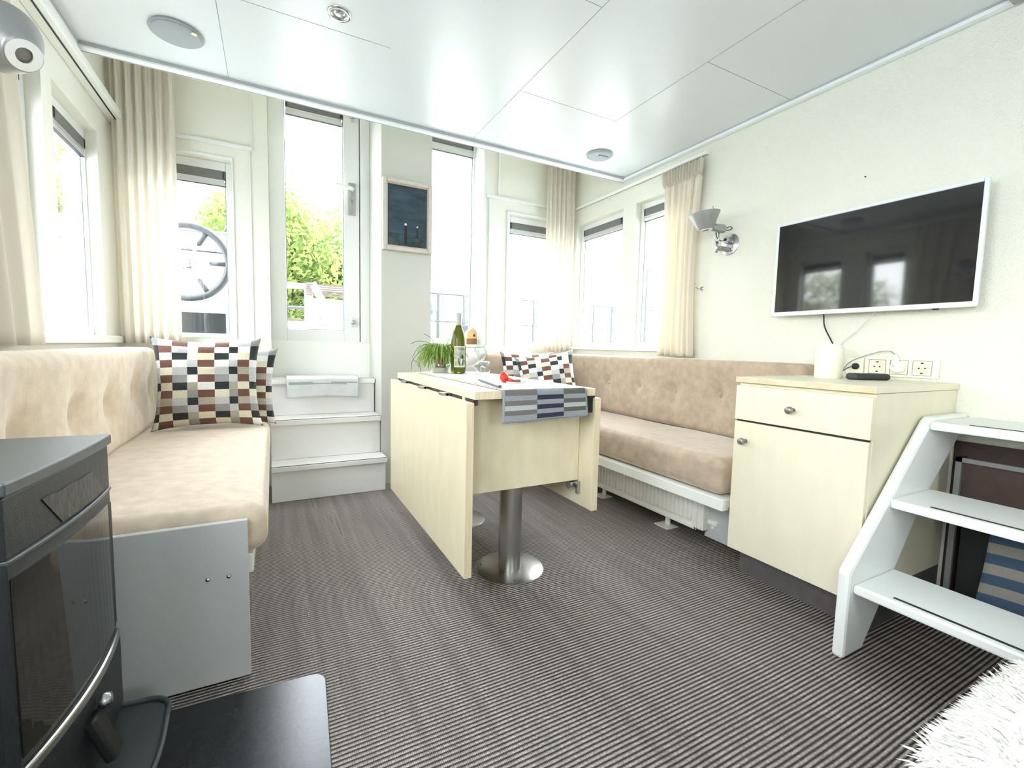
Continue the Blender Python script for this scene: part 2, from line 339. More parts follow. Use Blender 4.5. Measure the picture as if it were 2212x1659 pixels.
def obj(name, bm, m, parent=None, smooth=False, bevel=0, solid=0, loc=None, sub=0, fix=True):
    if fix: bmesh.ops.recalc_face_normals(bm, faces=bm.faces[:])
    me = D.meshes.new(name); bm.to_mesh(me); bm.free()
    for x in (m if isinstance(m, (list, tuple)) else [m]): me.materials.append(x)
    if smooth:
        for p in me.polygons: p.use_smooth = True
    o = D.objects.new(name, me); COL.objects.link(o)
    if solid: s = o.modifiers.new('s', 'SOLIDIFY'); s.thickness = solid; s.offset = 0
    if bevel:
        b = o.modifiers.new('b', 'BEVEL'); b.width = bevel; b.segments = 2; b.limit_method = 'ANGLE'
    if sub: s = o.modifiers.new('u', 'SUBSURF'); s.levels = sub; s.render_levels = sub
    if parent is not None:
        o.parent = parent
        if parent.type == 'EMPTY': o.matrix_parent_inverse = Matrix.Translation(-parent.location)
    return o
def autosmooth(o, ang=0.6):
    me = o.data
    for p in me.polygons: p.use_smooth = True
    b = bmesh.new(); b.from_mesh(me)
    for e in b.edges:
        if len(e.link_faces) == 2 and e.calc_face_angle(0) > ang: e.smooth = False
    b.to_mesh(me); b.free(); return o
def tag(o, label, cat, group=None):
    o['label'] = label; o['category'] = cat
    if group: o['group'] = group
    return o
def thing(name, label, cat, loc, group=None):
    o = D.objects.new(name, None); COL.objects.link(o); o.location = loc; o.empty_display_size = .05
    return tag(o, label, cat, group)
def struct(o): o['kind'] = 'structure'; return o
def sgroup(name, loc=(0, 0, 0)):
    o = D.objects.new(name, None); COL.objects.link(o); o.location = loc; o['kind'] = 'structure'; return o
def B(*a, **k):
    bm = bmesh.new(); box(bm, *a, **k); return bm
def copy_thing(src, delta, label, group=None, rotz=0):
    c = src.copy(); COL.objects.link(c); c.location = src.location + Vector(delta); c.rotation_euler.z += rotz
    c['label'] = label
    if group: c['group'] = group
    for ch in list(src.children):
        k = ch.copy(); COL.objects.link(k); k.parent = c
        for g in list(ch.children):
            q = g.copy(); COL.objects.link(q); q.parent = k
    return c

# ------------------------------------------------------------------ room constants
XL, XR, YW, YD, YF = -0.725, 2.20, 3.156, 3.36, -1.7
ZC, ZT, YC = 2.084, 2.56, 2.557
T = 0.10

def wall(name, axis, face, u0, u1, z0, z1, holes, m, thick):
    """wall slab with rectangular openings; axis 'x' = plane of constant X"""
    us = sorted({u0, u1, *[h[0] for h in holes], *[h[1] for h in holes]}); zs = sorted({z0, z1, *[h[2] for h in holes], *[h[3] for h in holes]})
    bm = bmesh.new(); a, b = sorted((face, face + thick))
    for i in range(len(us) - 1):
        for j in range(len(zs) - 1):
            cu, cz = (us[i] + us[i + 1]) / 2, (zs[j] + zs[j + 1]) / 2
            if any(h[0] < cu < h[1] and h[2] < cz < h[3] for h in holes): continue
            if axis == 'x': box(bm, a, b, us[i], us[i + 1], zs[j], zs[j + 1])
            else: box(bm, us[i], us[i + 1], a, b, zs[j], zs[j + 1])
    bmesh.ops.remove_doubles(bm, verts=bm.verts, dist=1e-5)
    seen = {}
    for f in bm.faces: seen.setdefault(tuple(sorted(v.index for v in f.verts)), []).append(f)
    bm.verts.index_update(); seen = {}
    for f in bm.faces[:]: seen.setdefault(frozenset(v.index for v in f.verts), []).append(f)
    dead = [f for fs in seen.values() if len(fs) > 1 for f in fs]
    bmesh.ops.delete(bm, geom=dead, context='FACES')
    return struct(obj(name, bm, m))

# floor, ceiling
struct(obj('floor', B(XL - .1, XR + .1, YF - .1, YD + .1, -0.05, 0), M['carpet']))
bm = B(XL - .02, XR + .02, YF, YC, ZC, ZC + .02)
ceil = struct(obj('ceiling', bm, M['ceiling']))
bm = bmesh.new()
for xs, ya, yb in ((1.035, YF, YC), (-0.155, YF, YC), (1.60, 0.2, 1.95), (0.44, YF, 1.95)):
    if xs == .44: continue
    box(bm, xs - .0012, xs + .0012, ya, yb, ZC - .0006, ZC + .001)
for xa, xb, ys in ((1.035, 1.60, 1.95), (1.60, XR, 1.38), (-0.155, 0.44, 1.946), (0.44, 1.035, 1.356)):
    box(bm, xa, xb, ys - .0012, ys + .0012, ZC - .0006, ZC + .001)
obj('ceiling_seams', bm, M['seam'], ceil)
# bay above the far edge of the lowered ceiling
struct(obj('ceiling_bay', B(XL - .1, XR + .1, YC - .05, YD + .12, ZT, ZT + .04), M['wall']))
struct(obj('wall_fascia', B(XL, XR, YC - .05, YC - .005, ZC + .02, ZT), M['white']))
def edge_strip(name, x0, x1, y0, y1):
    g = sgroup(name, ((x0 + x1) / 2, (y0 + y1) / 2, ZC))
    obj('trim_strip', B(x0, x1, y0, y1, ZC - .020, ZC + .0), M['trimw'], g, bevel=.004)
    return g
g = edge_strip('trim_1', XL + .02, XR - .002, YC - .032, YC + .006)
obj('trim_groove', B(XL + .02, XR - .002, YC - .0375, YC - .032, ZC - .012, ZC), M['trimg'], g)
obj('trim_lip', B(XL + .02, XR - .002, YC + .006, YC + .016, ZC - .014, ZC + .03), M['white'], g, bevel=.002)
obj('trim_shadow_line', B(XL + .02, XR - .002, YC + .0035, YC + .0075, ZC - .0215, ZC - .018), M['trimg'], g)
g = edge_strip('trim_2', XL + .02, XL + .055, YF, YC - .03)
obj('trim_groove', B(XL + .055, XL + .0595, YF, YC - .03, ZC - .01, ZC), M['trimg'], g)
g = edge_strip('trim_3', XR - .035, XR - .002, YF, YC - .03)
obj('trim_groove', B(XR - .038, XR - .035, YF, YC - .03, ZC - .007, ZC), M['trimg'], g)

# side walls with their window openings
WL = [(2.00, 2.33, .91, 1.875), (2.42, 2.93, .91, 1.875), (.15, 1.10, .95, 1.85), (-1.2, -.15, .95, 1.85)]  # last two openings are unseen, added to brighten the right wall
WR = [(1.95, 2.425, .91, 1.89), (2.55, 3.105, .91, 1.89)]
wall('wall_left', 'x', XL, YF, YD + .1, 0, ZT, WL, M['wall'], -T)
wall('wall_right', 'x', XR, YF, YD + .1, 0, ZT, WR, M['wallpaper'], T)
# wall behind the photographer, with an unseen window added to brighten the foreground
wall('wall_front', 'y', YF, XL, XR, 0, ZT, [(.5, 1.2, 1.0, 1.70)], M['wall'], -T)
# back wall
wall('wall_back_left', 'y', YW, XL, -.005, 0, ZT, [(-.63, -.19, .91, 1.93)], M['wall'], .30)
wall('wall_back_right', 'y', YW, 1.41, XR, 0, ZT, [(1.607, 2.06, .91, 1.905)], M['wall'], .30)
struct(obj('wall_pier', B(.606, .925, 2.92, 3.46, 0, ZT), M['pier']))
struct(obj('wall_door_base', B(-.005, .606, YD - .05, 3.46, 0, .911), M['white']))
wall('wall_recess_right', 'y', YW, .925, 1.41, 0, ZT, [(.925, 1.41, .905, ZT)], M['white'], .30)

def window(name, axis, plane, out, u0, u1, z0, z1, fr=.045, fr_lo=None, inset=.05, sill=True, frl=None, frr=None, gasket=None):
    """frame + pane set back from the wall face. out = +1/-1 direction outside"""
    frl = fr if frl is None else frl; frr = fr if frr is None else frr
    fr_lo = fr_lo or fr; cu = (u0 + u1) / 2
    loc = (plane, cu, z0) if axis == 'x' else (cu, plane, z0)
    g = sgroup(name, loc)
    d0, d1 = plane + out * inset, plane + out * (inset + .045)
    def bx(bm, ua, ub, za, zb, e0=0., e1=0.):
        a, b = sorted((d0 + out * e0, d1 - out * e1))
        if axis == 'x': box(bm, a, b, ua, ub, za, zb)
        else: box(bm, ua, ub, a, b, za, zb)
    bm = bmesh.new()
    bx(bm, u0, u0 + frl, z0, z1); bx(bm, u1 - frr, u1, z0, z1)
    bx(bm, u0 + frl, u1 - frr, z0, z0 + fr_lo); bx(bm, u0 + frl, u1 - frr, z1 - fr, z1)
    obj('window_frame', bm, M['frame'], g, bevel=.004)
    bm = bmesh.new(); bx(bm, u0 + frl - .003, u1 - frr + .003, z0 + fr_lo - .003, z1 - fr + .003, .022, .018)
    obj('window_pane', bm, M['pane'], g)
    bm = bmesh.new(); gw = .005
    bx(bm, u0 + frl, u0 + frl + gw, z0 + fr_lo, z1 - fr, .016, .02); bx(bm, u1 - frr - gw, u1 - frr, z0 + fr_lo, z1 - fr, .016, .02)
    obj('window_gasket', bm, M['gasket'], g)
    return g
window('window_1', 'x', XL, -1, *WL[1], fr=.045, frl=.14, frr=.012, fr_lo=.04, inset=.045)
window('window_2', 'x', XL, -1, *WL[0], fr=.045, frl=.045, frr=.045, fr_lo=.04, inset=.045)
window('window_3', 'y', YW, 1, -.63, -.19, .91, 1.93, fr=.05, frr=.035, fr_lo=.03, inset=.06)
window('window_4', 'y', YW, 1, 1.607, 2.06, .91, 1.905, fr=.045, frl=.03, fr_lo=.03, inset=.04)
window('window_5', 'y', YD, 1, .925, 1.41, .905, 2.50, fr=.06, frl=.10, frr=.035, fr_lo=.05, inset=-.04)
window('window_6', 'x', XR, 1, *WR[1], fr=.04, frl=.06, frr=.035, fr_lo=.04, inset=.045)
window('window_7', 'x', XR, 1, *WR[0], fr=.04, frl=.05, frr=.03, fr_lo=.04, inset=.045)
window('added_window_8', 'y', YF, -1, .5, 1.2, 1.0, 1.70, fr=.05, inset=.04)  # unseen, added behind the camera for more foreground light
window('added_window_9', 'x', XL, -1, *WL[2], fr=.05, inset=.045)  # unseen, added to light the right wall and foreground
window('added_window_10', 'x', XL, -1, *WL[3], fr=.05, inset=.045)  # unseen too, added for the same extra side light
# sills
struct(obj('trim_sill_back_right', B(.925, 1.41, YW - .02, YD - .04, .895, .912), M['white'], bevel=.003))
struct(obj('trim_sill_right', B(XR - .025, XR + .05, 1.9, 3.15, .893, .911), M['white'], bevel=.003))
struct(obj('trim_sill_left', B(XL - .05, XL + .03, 1.70, 3.15, .876, .911), M['white'], bevel=.003))

# raised mouldings on the back wall (upper panels and casings)
def strips(name, items, parent=None):
    bm = bmesh.new()
    for it in items: box(bm, *it)
    return struct(obj(name, bm, M['frame'], bevel=.003))
strips('trim_4', [(XL, -.085, YW - .018, YW, 2.0, 2.022), (-.092, -.085, YW - .010, YW, 2.022, ZT)])
strips('trim_5', [(1.41, 2.0, YW - .018, YW, 1.995, 2.02), (1.505, 1.527, YW - .014, YW, 2.02, ZT)])
strips('trim_6', [(-.10, -.094, YW - .006, YW, .91, 2.0), (-.63, -.19, YW - .008, YW, 1.93, 1.945), (-.19, -.182, YW - .006, YW, .91, 1.945)])
strips('trim_7', [(1.588, 2.06, YW - .012, YW, 1.905, 1.925), (1.588, 1.607, YW - .010, YW, .91, 1.905), (1.435, 1.447, YW - .01, YW, .91, 1.99)])
strips('trim_8', [(1.388, 1.41, YW - .012, YD, .91, ZT)])

# door leaf
dr = sgroup('door_1', (.3, YD, .905))
bm = bmesh.new(); y0, y1 = YD - .045, YD - .003
for a in ((-.005, .087, .91, 2.50), (.440, .540, .91, 2.50), (.087, .440, .91, .985), (.087, .440, 2.425, 2.50)): box(bm, a[0], a[1], y0, y1, a[2], a[3])
obj('door_leaf', bm, M['frame'], dr, bevel=.003)
obj('door_frame', B(.546, .606, YD - .055, YD + .04, .905, ZT), M['frame'], dr, bevel=.003)
obj('door_pane', B(.084, .443, YD - .028, YD - .022, .982, 2.428), M['pane'], dr)
bm = bmesh.new(); box(bm, .087, .092, YD - .034, YD - .018, .985, 2.425); box(bm, .435, .440, YD - .034, YD - .018, .985, 2.425); box(bm, .092, .435, YD - .034, YD - .018, .985, .990)
obj('door_gasket', bm, M['gasket'], dr)
obj('door_gap_line', B(.5405, .5455, YD - .02, YD - .01, .91, 2.5), M['black'], dr)
# frosted maker's mark etched at the top of the door glass
def text_mesh(name, txt, size, mtl, mw, parent=None, ext=0.0004):
    cu = D.curves.new(name, 'FONT'); cu.body = txt; cu.size = size; cu.extrude = ext; cu.align_x = 'CENTER'; cu.align_y = 'CENTER'
    to = D.objects.new(name, cu); COL.objects.link(to)
    dg = bpy.context.evaluated_depsgraph_get(); me = D.meshes.new_from_object(to.evaluated_get(dg))
    D.objects.remove(to); me.transform(mw); me.materials.clear(); me.materials.append(mtl)
    o = D.objects.new(name, me); COL.objects.link(o)
    if parent is not None:
        o.parent = parent
        if parent.type == 'EMPTY': o.matrix_parent_inverse = Matrix.Translation(-parent.location)
    return o
# handle plate, lever, key hole, bolts
bm = B(.470, .515, YD - .055, YD - .045, 1.765, 1.975); hp = obj('handle_plate', bm, M['lampgrey'], dr, bevel=.002)
bm = bmesh.new(); cyl(bm, (.493, YD - .055, 1.925), (.493, YD - .095, 1.925), .009); tube(bm, smoothpath([(.493, YD - .09, 1.925), (.46, YD - .098, 1.928), (.385, YD - .098, 1.938)]), [.013] * 12 + [.010], n=10)
obj('door_handle', bm, M['white'], dr, smooth=True)
bm = bmesh.new(); cyl(bm, (.493, YD - .0545, 1.86), (.493, YD - .0565, 1.86), .009, n=16); box(bm, .489, .497, YD - .0565, YD - .0545, 1.835, 1.856)
for z in (1.962, 1.778, 1.895): cyl(bm, (.493, YD - .0545, z), (.493, YD - .0565, z), .004, n=12)
obj('key_hole', bm, M['knob'], dr)
for z, nm in ((2.40, 'upper'), (1.045, 'lower')):
    bo = obj('bolt_plate', B(.478, .512, YD - .051, YD - .045, z - .035, z + .035), M['frame'], dr, bevel=.002)
    bm = bmesh.new(); lathe(bm, [(0, 0), (.012, 0), (.017, .01), (.014, .022), (0, .026)], (.495, YD - .051, z), (0, -1, 0), 20)
    obj('bolt_knob', bm, M['chrome'], bo, smooth=True)
    bm = bmesh.new()
    for dz in (-.027, .027): cyl(bm, (.495, YD - .0505, z + dz), (.495, YD - .0525, z + dz), .0035, n=10)
    obj('bolt_screws', bm, M['knob'], bo)

# blinds folded up in their cassettes
def blind(axis, plane, u0, u1, zt, label, h=.085):
    c = (u0 + u1) / 2; loc = (plane, c, zt - h) if axis == 'x' else (c, plane, zt - h)
    t = thing('pleated_blind', label, 'blind', loc, 'blinds folded up at the window tops')
    def bx(e0, e1, za, zb, sh=0):
        bm = bmesh.new()
        if axis == 'x':
            s = 1 if plane < 0 else -1; a, b = sorted((plane + s * e0, plane + s * e1)); box(bm, a, b, u0 + sh, u1 - sh, za, zb)
        else: box(bm, u0 + sh, u1 - sh, plane - e1, plane - e0, za, zb)
        return bm
    obj('cassette', bx(.0, .022, zt - h * .55, zt), M['blindg'], t, bevel=.002)
    obj('folded_fabric', bx(.004, .018, zt - h * .68, zt - h * .55, .004), M['blindrail'], t)
    obj('seal_line', bx(.003, .019, zt - h, zt - h * .97, .002), M['ink'], t)
    obj('bottom_rail', bx(.002, .020, zt - h * .97, zt - h * .70), M['blindrail'], t, bevel=.003)
    for a in (u0 + .006, u1 - .012):
        bm = bmesh.new()
        if axis == 'x':
            s = 1 if plane < 0 else -1; x0, x1 = sorted((plane + s * .020, plane + s * .025)); box(bm, x0, x1, a, a + .006, zt - h * .5, zt - .004)
        else: box(bm, a, a + .006, plane - .025, plane - .020, zt - h * .5, zt - .004)
        obj('end_clip', bm, M['black'], t)
    return t
blind('x', XL - .063, 2.562, 2.916, 1.829, 'grey pleated blind folded up in the left wall window')
blind('x', XL - .063, 2.047, 2.283, 1.829, 'grey pleated blind at the window behind the near left curtain')
blind('y', YW + .078, -.578, -.228, 1.878, 'grey pleated blind folded above the ship wheel window')
blind('y', YD - .031, .094, .433, 2.424, 'grey pleated blind folded up at the top of the glazed door', h=.10)
blind('y', YD - .022, 1.027, 1.373, 2.44, 'grey pleated blind at the tall window right of the painting', h=.12)
blind('y', YW + .058, 1.639, 2.013, 1.858, 'grey pleated blind in the small back window beside the right corner')
blind('x', XR + .063, 2.612, 3.068, 1.849, 'grey pleated blind in the right wall window nearest the corner')
blind('x', XR + .063, 2.002, 2.393, 1.849, 'grey pleated blind in the right wall window beside the pleated curtain')

# curtain rails
def rail(name, label, x0, x1, y0, y1, z, side):
    t = thing(name, label, 'curtain rail', ((x0 + x1) / 2, (y0 + y1) / 2, z))
    obj('rail_box', B(x0, x1, y0, y1, z, z + .040), M['white'], t, bevel=.004)
    xm = (x0 + x1) / 2 + side * .006
    obj('rail_groove', B(xm - .0035, xm + .0035, y0, y1 - .004, z - .0015, z + .004), M['black'], t)
    return t
rail('curtain_rail', 'white curtain rail with dark groove along the left wall', XL, XL + .065, YF + .2, YW - .01, 2.008, 1)
t = thing('curtain_rail', 'slim white curtain rail along the right wall above the windows', 'curtain rail', (XR - .02, 2.5, 2.0))
obj('rail_box', B(XR - .035, XR, 1.84, YW - .005, 2.004, 2.022), M['white'], t, bevel=.003)
obj('rail_groove', B(XR - .022, XR - .016, 1.85, YW - .01, 2.0025, 2.006), M['knob'], t)

# ------------------------------------------------------------------ steps to the door
st = thing('step_unit', 'white three tread steps with dark edge lines below the glazed door', 'steps', (.28, 2.95, 0))
def stepbox(nm, *a): return obj(nm, B(*a), M['steps'], st, bevel=.004)
XS = -.018
stepbox('riser', XS, .606, 2.800, 3.30, 0, .178)
stepbox('tread', XS, .612, 2.772, 2.95, .178, .208)
stepbox('riser', XS, .603, 2.945, 3.30, .208, .414)
stepbox('tread', XS, .603, 2.920, 3.13, .414, .446)
stepbox('riser', XS, .600, 3.118, 3.30, .446, .640)
stepbox('tread', XS, .600, 3.098, 3.305, .640, .673)
for y, z, x1 in ((2.772, .208, .606), (2.920, .446, .6), (3.098, .673, .597)):
    obj('edge_strip', B(XS, x1, y + .003, y + .008, z - .002, z + .0022), M['black'], st)
# bath mat over the top tread
bm = bmesh.new(); prof = [(3.295, .680), (3.2, .682), (3.115, .682), (3.092, .679), (3.082, .668), (3.080, .64), (3.080, .60), (3.079, .562)]
prof = smoothpath([(a, b, 0) for a, b in prof], 4); NX = 40; rows = []
for k, p in enumerate(prof):
    row = []
    for i in range(NX + 1):
        u = i / NX; x = .073 + u * .421; s = k / len(prof)
        dy = -.004 * math.sin(u * 9) * s; dz = -.006 * math.cos(u * PI * 2) * (s ** 3) - .003 * u * s
        row.append(bm.verts.new((x, p.x + dy, p.y + dz)))
    rows.append(row)
for k in range(len(rows) - 1):
    for i in range(NX):
        f = bm.faces.new((rows[k][i], rows[k][i + 1], rows[k + 1][i + 1], rows[k + 1][i])); z = rows[k][i].co.z; f.material_index = 1 if .646 < z < .656 and 1 <= i < NX - 1 else 0
tag(obj('towel', bm, [M['towel'], M['towelgrey']], smooth=True, solid=.008), 'pale grey towel with a sage stripe hanging over the top step', 'towel')

# ------------------------------------------------------------------ painting on the pier
pt = thing('painting', 'small dark blue seascape painting in a beige frame on the narrow wall', 'picture', (.765, 2.92, 1.48))
x0, x1, z0, z1 = .607, .921, 1.482, 1.915
def frame_ring(x0, x1, z0, z1, w, ya, yb):
    bm = bmesh.new(); box(bm, x0, x0 + w, ya, yb, z0, z1); box(bm, x1 - w, x1, ya, yb, z0, z1); box(bm, x0 + w, x1 - w, ya, yb, z0, z0 + w); box(bm, x0 + w, x1 - w, ya, yb, z1 - w, z1); return bm
obj('outer_frame', frame_ring(x0, x1, z0, z1, .025, 2.888, 2.919), M['photoframe'], pt, bevel=.006)
obj('inner_frame', frame_ring(x0 + .024, x1 - .024, z0 + .024, z1 - .024, .009, 2.896, 2.915), M['photoinner'], pt, bevel=.002)
obj('canvas', B(x0 + .029, x1 - .029, 2.905, 2.912, z0 + .029, z1 - .029), M['painting'], pt)
bm = bmesh.new()
cyl(bm, (.752, 2.9045, 1.525), (.752, 2.9045, 1.645), .010, .008, n=10); cyl(bm, (.826, 2.9045, 1.575), (.826, 2.9045, 1.640), .006, .005, n=10)
for v in bm.verts: v.co.y = 2.9035 + (v.co.y - 2.9045) * .1
obj('painted_posts', bm, M['ink'], pt)
for x, z, r in ((.752, 1.650, .008), (.826, 1.643, .006)):
    bm = bmesh.new(); cyl(bm, (x, 2.9025, z), (x, 2.904, z), r, n=12); obj('painted_post_highlight', bm, M['towel'], pt)

# ------------------------------------------------------------------ sofas
def dent(buttons, depth, rad, face_ax, sgn):
    a, b = [(1, 2), (0, 2), (0, 1)][face_ax]
    def fn(p, h):
        if p[face_ax] * sgn > 0:
            k = 0.
            for (u, v) in buttons:
                du, dv = p[a] - u, p[b] - v; d = math.hypot(du, dv * .8)
                k = max(k, math.exp(-(d / rad) ** 1.3))
                k = max(k, .35 * math.exp(-(abs(du) / (rad * .35)) ** 1.5) * math.exp(-max(0, abs(dv)) / (rad * 1.6)))
            w = .006 * noise.noise(Vector(p) * 5)
            p = p.copy(); p[face_ax] -= sgn * (depth * k + w)
        return p
    return fn
def puff(p, h, amt=.010):
    q = p.copy(); kx = 1 - (p.x / h.x) ** 2; ky = 1 - (p.y / h.y) ** 2
    if p.z > 0: q.z += amt * max(kx, 0) * max(ky, 0) ** .5 + .003 * noise.noise(p * 6)
    else: q.z += .001
    return q

ls = thing('bench_sofa', 'tan velvet bench sofa along the left wall with white end panel', 'sofa', (-.38, 2.0, 0))
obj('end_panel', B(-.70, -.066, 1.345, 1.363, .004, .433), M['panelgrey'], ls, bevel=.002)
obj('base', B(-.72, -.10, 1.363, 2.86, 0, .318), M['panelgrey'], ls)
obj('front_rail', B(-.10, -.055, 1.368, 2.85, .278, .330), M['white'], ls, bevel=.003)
bm = bmesh.new(); superbox(bm, (-.37, 2.115, .392), (.35, .748, .066), .042, .05, lambda p, h: puff(p, h, .008))
obj('seat_cushion', bm, M['velvet2'], ls, smooth=True)
bts = [(-.62, 0.005), (-.27, 0.0), (.07, -.005), (.42, .005), (.72, 0.0)]
bm = bmesh.new(); superbox(bm, (-.61, 2.13, .658), (.078, .815, .200), .040, .022, dent(bts, .045, .055, 0, 1))
bk = obj('backrest', bm, M['velvet2'], ls, smooth=True)
for (u, v) in bts:
    bm = bmesh.new(); lathe(bm, [(0, .006), (.008, .004), (.012, -.002), (.012, -.008)], (-.532 - .043, 2.13 + u, .658 + v), (1, 0, 0), 14)
    obj('button', bm, M['velvet2'], bk, smooth=True)
for y, z in ((-.111, .288), (-.157, .289)):
    bm = bmesh.new(); lathe(bm, [(0, .004), (.004, .003), (.006, 0), (.006, -.002)], (y, 1.345, z), (0, -1, 0), 12); obj('screw_cap', bm, M['chrome'], ls, smooth=True)

rs = thing('corner_sofa', 'tan velvet corner sofa under the right windows with radiator beneath', 'sofa', (1.9, 2.1, 0))
obj('seat_rail', B(1.598, 1.64, 1.185, 2.95, .255, .302), M['white'], rs, bevel=.003)
obj('seat_board', B(1.64, 2.17, 1.185, 2.95, .27, .300), M['white'], rs)
obj('seat_board', B(1.36, 1.60, 2.50, 3.13, .27, .300), M['white'], rs)
obj('front_board', B(1.36, 1.60, 2.52, 2.54, 0, .27), M['backgrey'], rs)
obj('end_board', B(1.80, 2.17, 1.175, 1.42, .03, .268), M['backgrey'], rs)
bm = bmesh.new(); superbox(bm, (1.868, 2.06, .380), (.255, .855, .078), .045, .05, lambda p, h: puff(p, h, .008))
obj('seat_cushion', bm, M['velvet'], rs, smooth=True)
bm = bmesh.new(); superbox(bm, (1.49, 2.80, .378), (.125, .27, .075), .04, .05, lambda p, h: puff(p, h, .006))
obj('seat_cushion', bm, M['velvet'], rs, smooth=True)
bts = [(-.46, .015), (-.16, .008), (.135, .018), (.44, .010)]
yc = 2.075
bm = bmesh.new(); superbox(bm, (2.130, yc, .658), (.062, .905, .200), .034, .022, dent([(u, v) for u, v in bts], .042, .055, 0, -1))
bk = obj('backrest', bm, M['velvet'], rs, smooth=True)
for (u, v) in bts:
    bm = bmesh.new(); lathe(bm, [(0, .009), (.010, .006), (.016, -.001), (.016, -.010)], (2.068 + .038, yc + u, .658 + v), (-1, 0, 0), 14)
    obj('button', bm, M['velvet'], bk, smooth=True)
bm = bmesh.new(); superbox(bm, (1.715, 3.085, .652), (.345, .055, .200), .034, .05)
obj('backrest', bm, M['velvet'], rs, smooth=True)

rd = thing('radiator', 'white ribbed panel radiator under the right sofa seat', 'radiator', (1.78, 1.9, .06))
bm = bmesh.new(); box(bm, 1.756, 1.80, 1.432, 2.40, .062, .262)
obj('panel', bm, M['radiator'], rd, bevel=.005)
bm = bmesh.new()
for i in range(34):
    y = 1.468 + i * .0272
    superbox(bm, (1.753, y, .168), (.0075, .0085, .073), .0065, .02)
obj('ribs', bm, M['radiator'], rd, smooth=True)
bm = bmesh.new(); box(bm, 1.750, 1.760, 1.430, 1.445, .060, .264); box(bm, 1.750, 1.760, 1.430, 2.40, .060, .075); obj('rim', bm, M['radiator'], rd, bevel=.003)
obj('end_plate', B(1.758, 1.80, 1.398, 1.434, .066, .258), M['radiator'], rd, bevel=.003)
bm = bmesh.new(); cyl(bm, (1.80, 1.40, .105), (1.80, 1.365, .105), .012, n=16); cyl(bm, (1.80, 1.378, .105), (1.80, 1.378, .080), .007, n=12); lathe(bm, [(0, 0), (.015, 0), (.015, .018), (.009, .022), (0, .022)], (1.80, 1.372, .105), (0, -1, 0), 16)
obj('valve', bm, M['white'], rd, smooth=False)
for y in (1.64, 2.15):
    ft = obj('bracket', B(1.79, 1.797, y - .014, y + .014, .006, .07), M['radiator'], rd)
    obj('bracket_foot', B(1.742, 1.822, y - .045, y + .045, 0, .006), M['radiator'], ft, bevel=.002)

# pillows
PAT = [[FW, FR, FW, FL, FR, FW, FL, FR, FG],
       [FR, FL, FW, FR, FW, FB, FW, FW, FB],
       [FW, FB, FC, FC, FB, FW, FC, FC, FB],
       [FR, FW, FL, FR, FW, FL, FR, FR, FW],
       [FC, FL, FB, FC, FL, FB, FT, FT, FL],
       [FR, FG, FW, FR, FG, FL, FR, FR, FL],
       [FC, FB, FT, FW, FB, FT, FC, FC, FB],
       [FR, FC, FG, FR, FC, FG, FR, FR, FC],
       [FT, FL, FB, FT, FL, FB, FT, FT, FL],
       [FR, FG, FL, FR, FG, FL, FR, FR, FG],
       [FC, FB, FT, FC, FB, FT, FC, FC, FB],
       [FR, FC, FG, FR, FC, FG, FR, FR, FW]]
FABS = [FW, FC, FB, FR, FG, FL, FT]
FI = {m.name: i for i, m in enumerate(FABS)}
PAT = [[r[8], *r[:7], r[8]] for r in PAT]
COLW = [0, .055, .185, .325, .42, .57, .705, .79, .915, 1.0]
def pillow_bm(W, H, Th, seed=0):
    bm = bmesh.new(); us = []
    for a, b in zip(COLW, COLW[1:]): us += [a + (b - a) * k / 3 for k in range(3)]
    us.append(1.); nr = len(PAT) * 3; vs_ = [i / nr for i in range(nr + 1)]; G = {}
    for side in (1, -1):
        for i, u in enumerate(us):
            for j, v in enumerate(vs_):
                edge = i in (0, len(us) - 1) or j in (0, nr)
                if edge and side == -1: G[(i, j, -1)] = G[(i, j, 1)]; continue
                U, V = 2 * u - 1, 2 * v - 1
                th = Th * ((1 - abs(U) ** 2.6) ** .55) * ((1 - abs(V) ** 2.6) ** .55)
                x = U * W / 2 * (1 - .10 * (1 - V * V) * abs(U) ** 2 + .03 * abs(U * V) ** 8); z = V * H / 2 * (1 - .09 * (1 - U * U) * abs(V) ** 2 + .03 * abs(U * V) ** 8)
                wr = .012 * noise.noise(Vector((U * 2.5 + seed, V * 3.5, side))) + .004 * noise.noise(Vector((U * 8 + seed, V * 5, side)))
                G[(i, j, side)] = bm.verts.new((x, -side * (th + wr * (0 if edge else 1)), z))
        for i in range(len(us) - 1):
            for j in range(nr):
                q = [G[(i, j, side)], G[(i + 1, j, side)], G[(i + 1, j + 1, side)], G[(i, j + 1, side)]]
                f = bm.faces.new(q); r = len(PAT) - 1 - j // 3
                f.material_index = FI[PAT[r][i // 3].name]
    return bm
def pillow(label, loc, W, H, Th, rx, ry, rz, seed=0):
    o = obj('pillow', pillow_bm(W, H, Th, seed), FABS, smooth=True)
    o.location = loc; o.rotation_euler = (rx, ry, rz)
    tag(o, label, 'pillow', 'checked scatter pillows'); return o
pillow('large checked pillow at the far end of the left bench', (-.283, 2.69, .688), .455, .445, .065, -.16, -.01, -.02)
pillow('checked pillow half hidden behind the large one on the left bench', (-.205, 2.812, .664), .44, .405, .045, -.10, .03, -.04, 3)
pillow('bright checked pillow in the right sofa corner, front one of two', (1.705, 2.69, .664), .41, .41, .06, -.30, -.16, -.45, 6)
pillow('checked pillow peeking out behind its twin in the right sofa corner', (1.66, 2.89, .668), .41, .40, .05, -.18, -.02, -.20, 9)

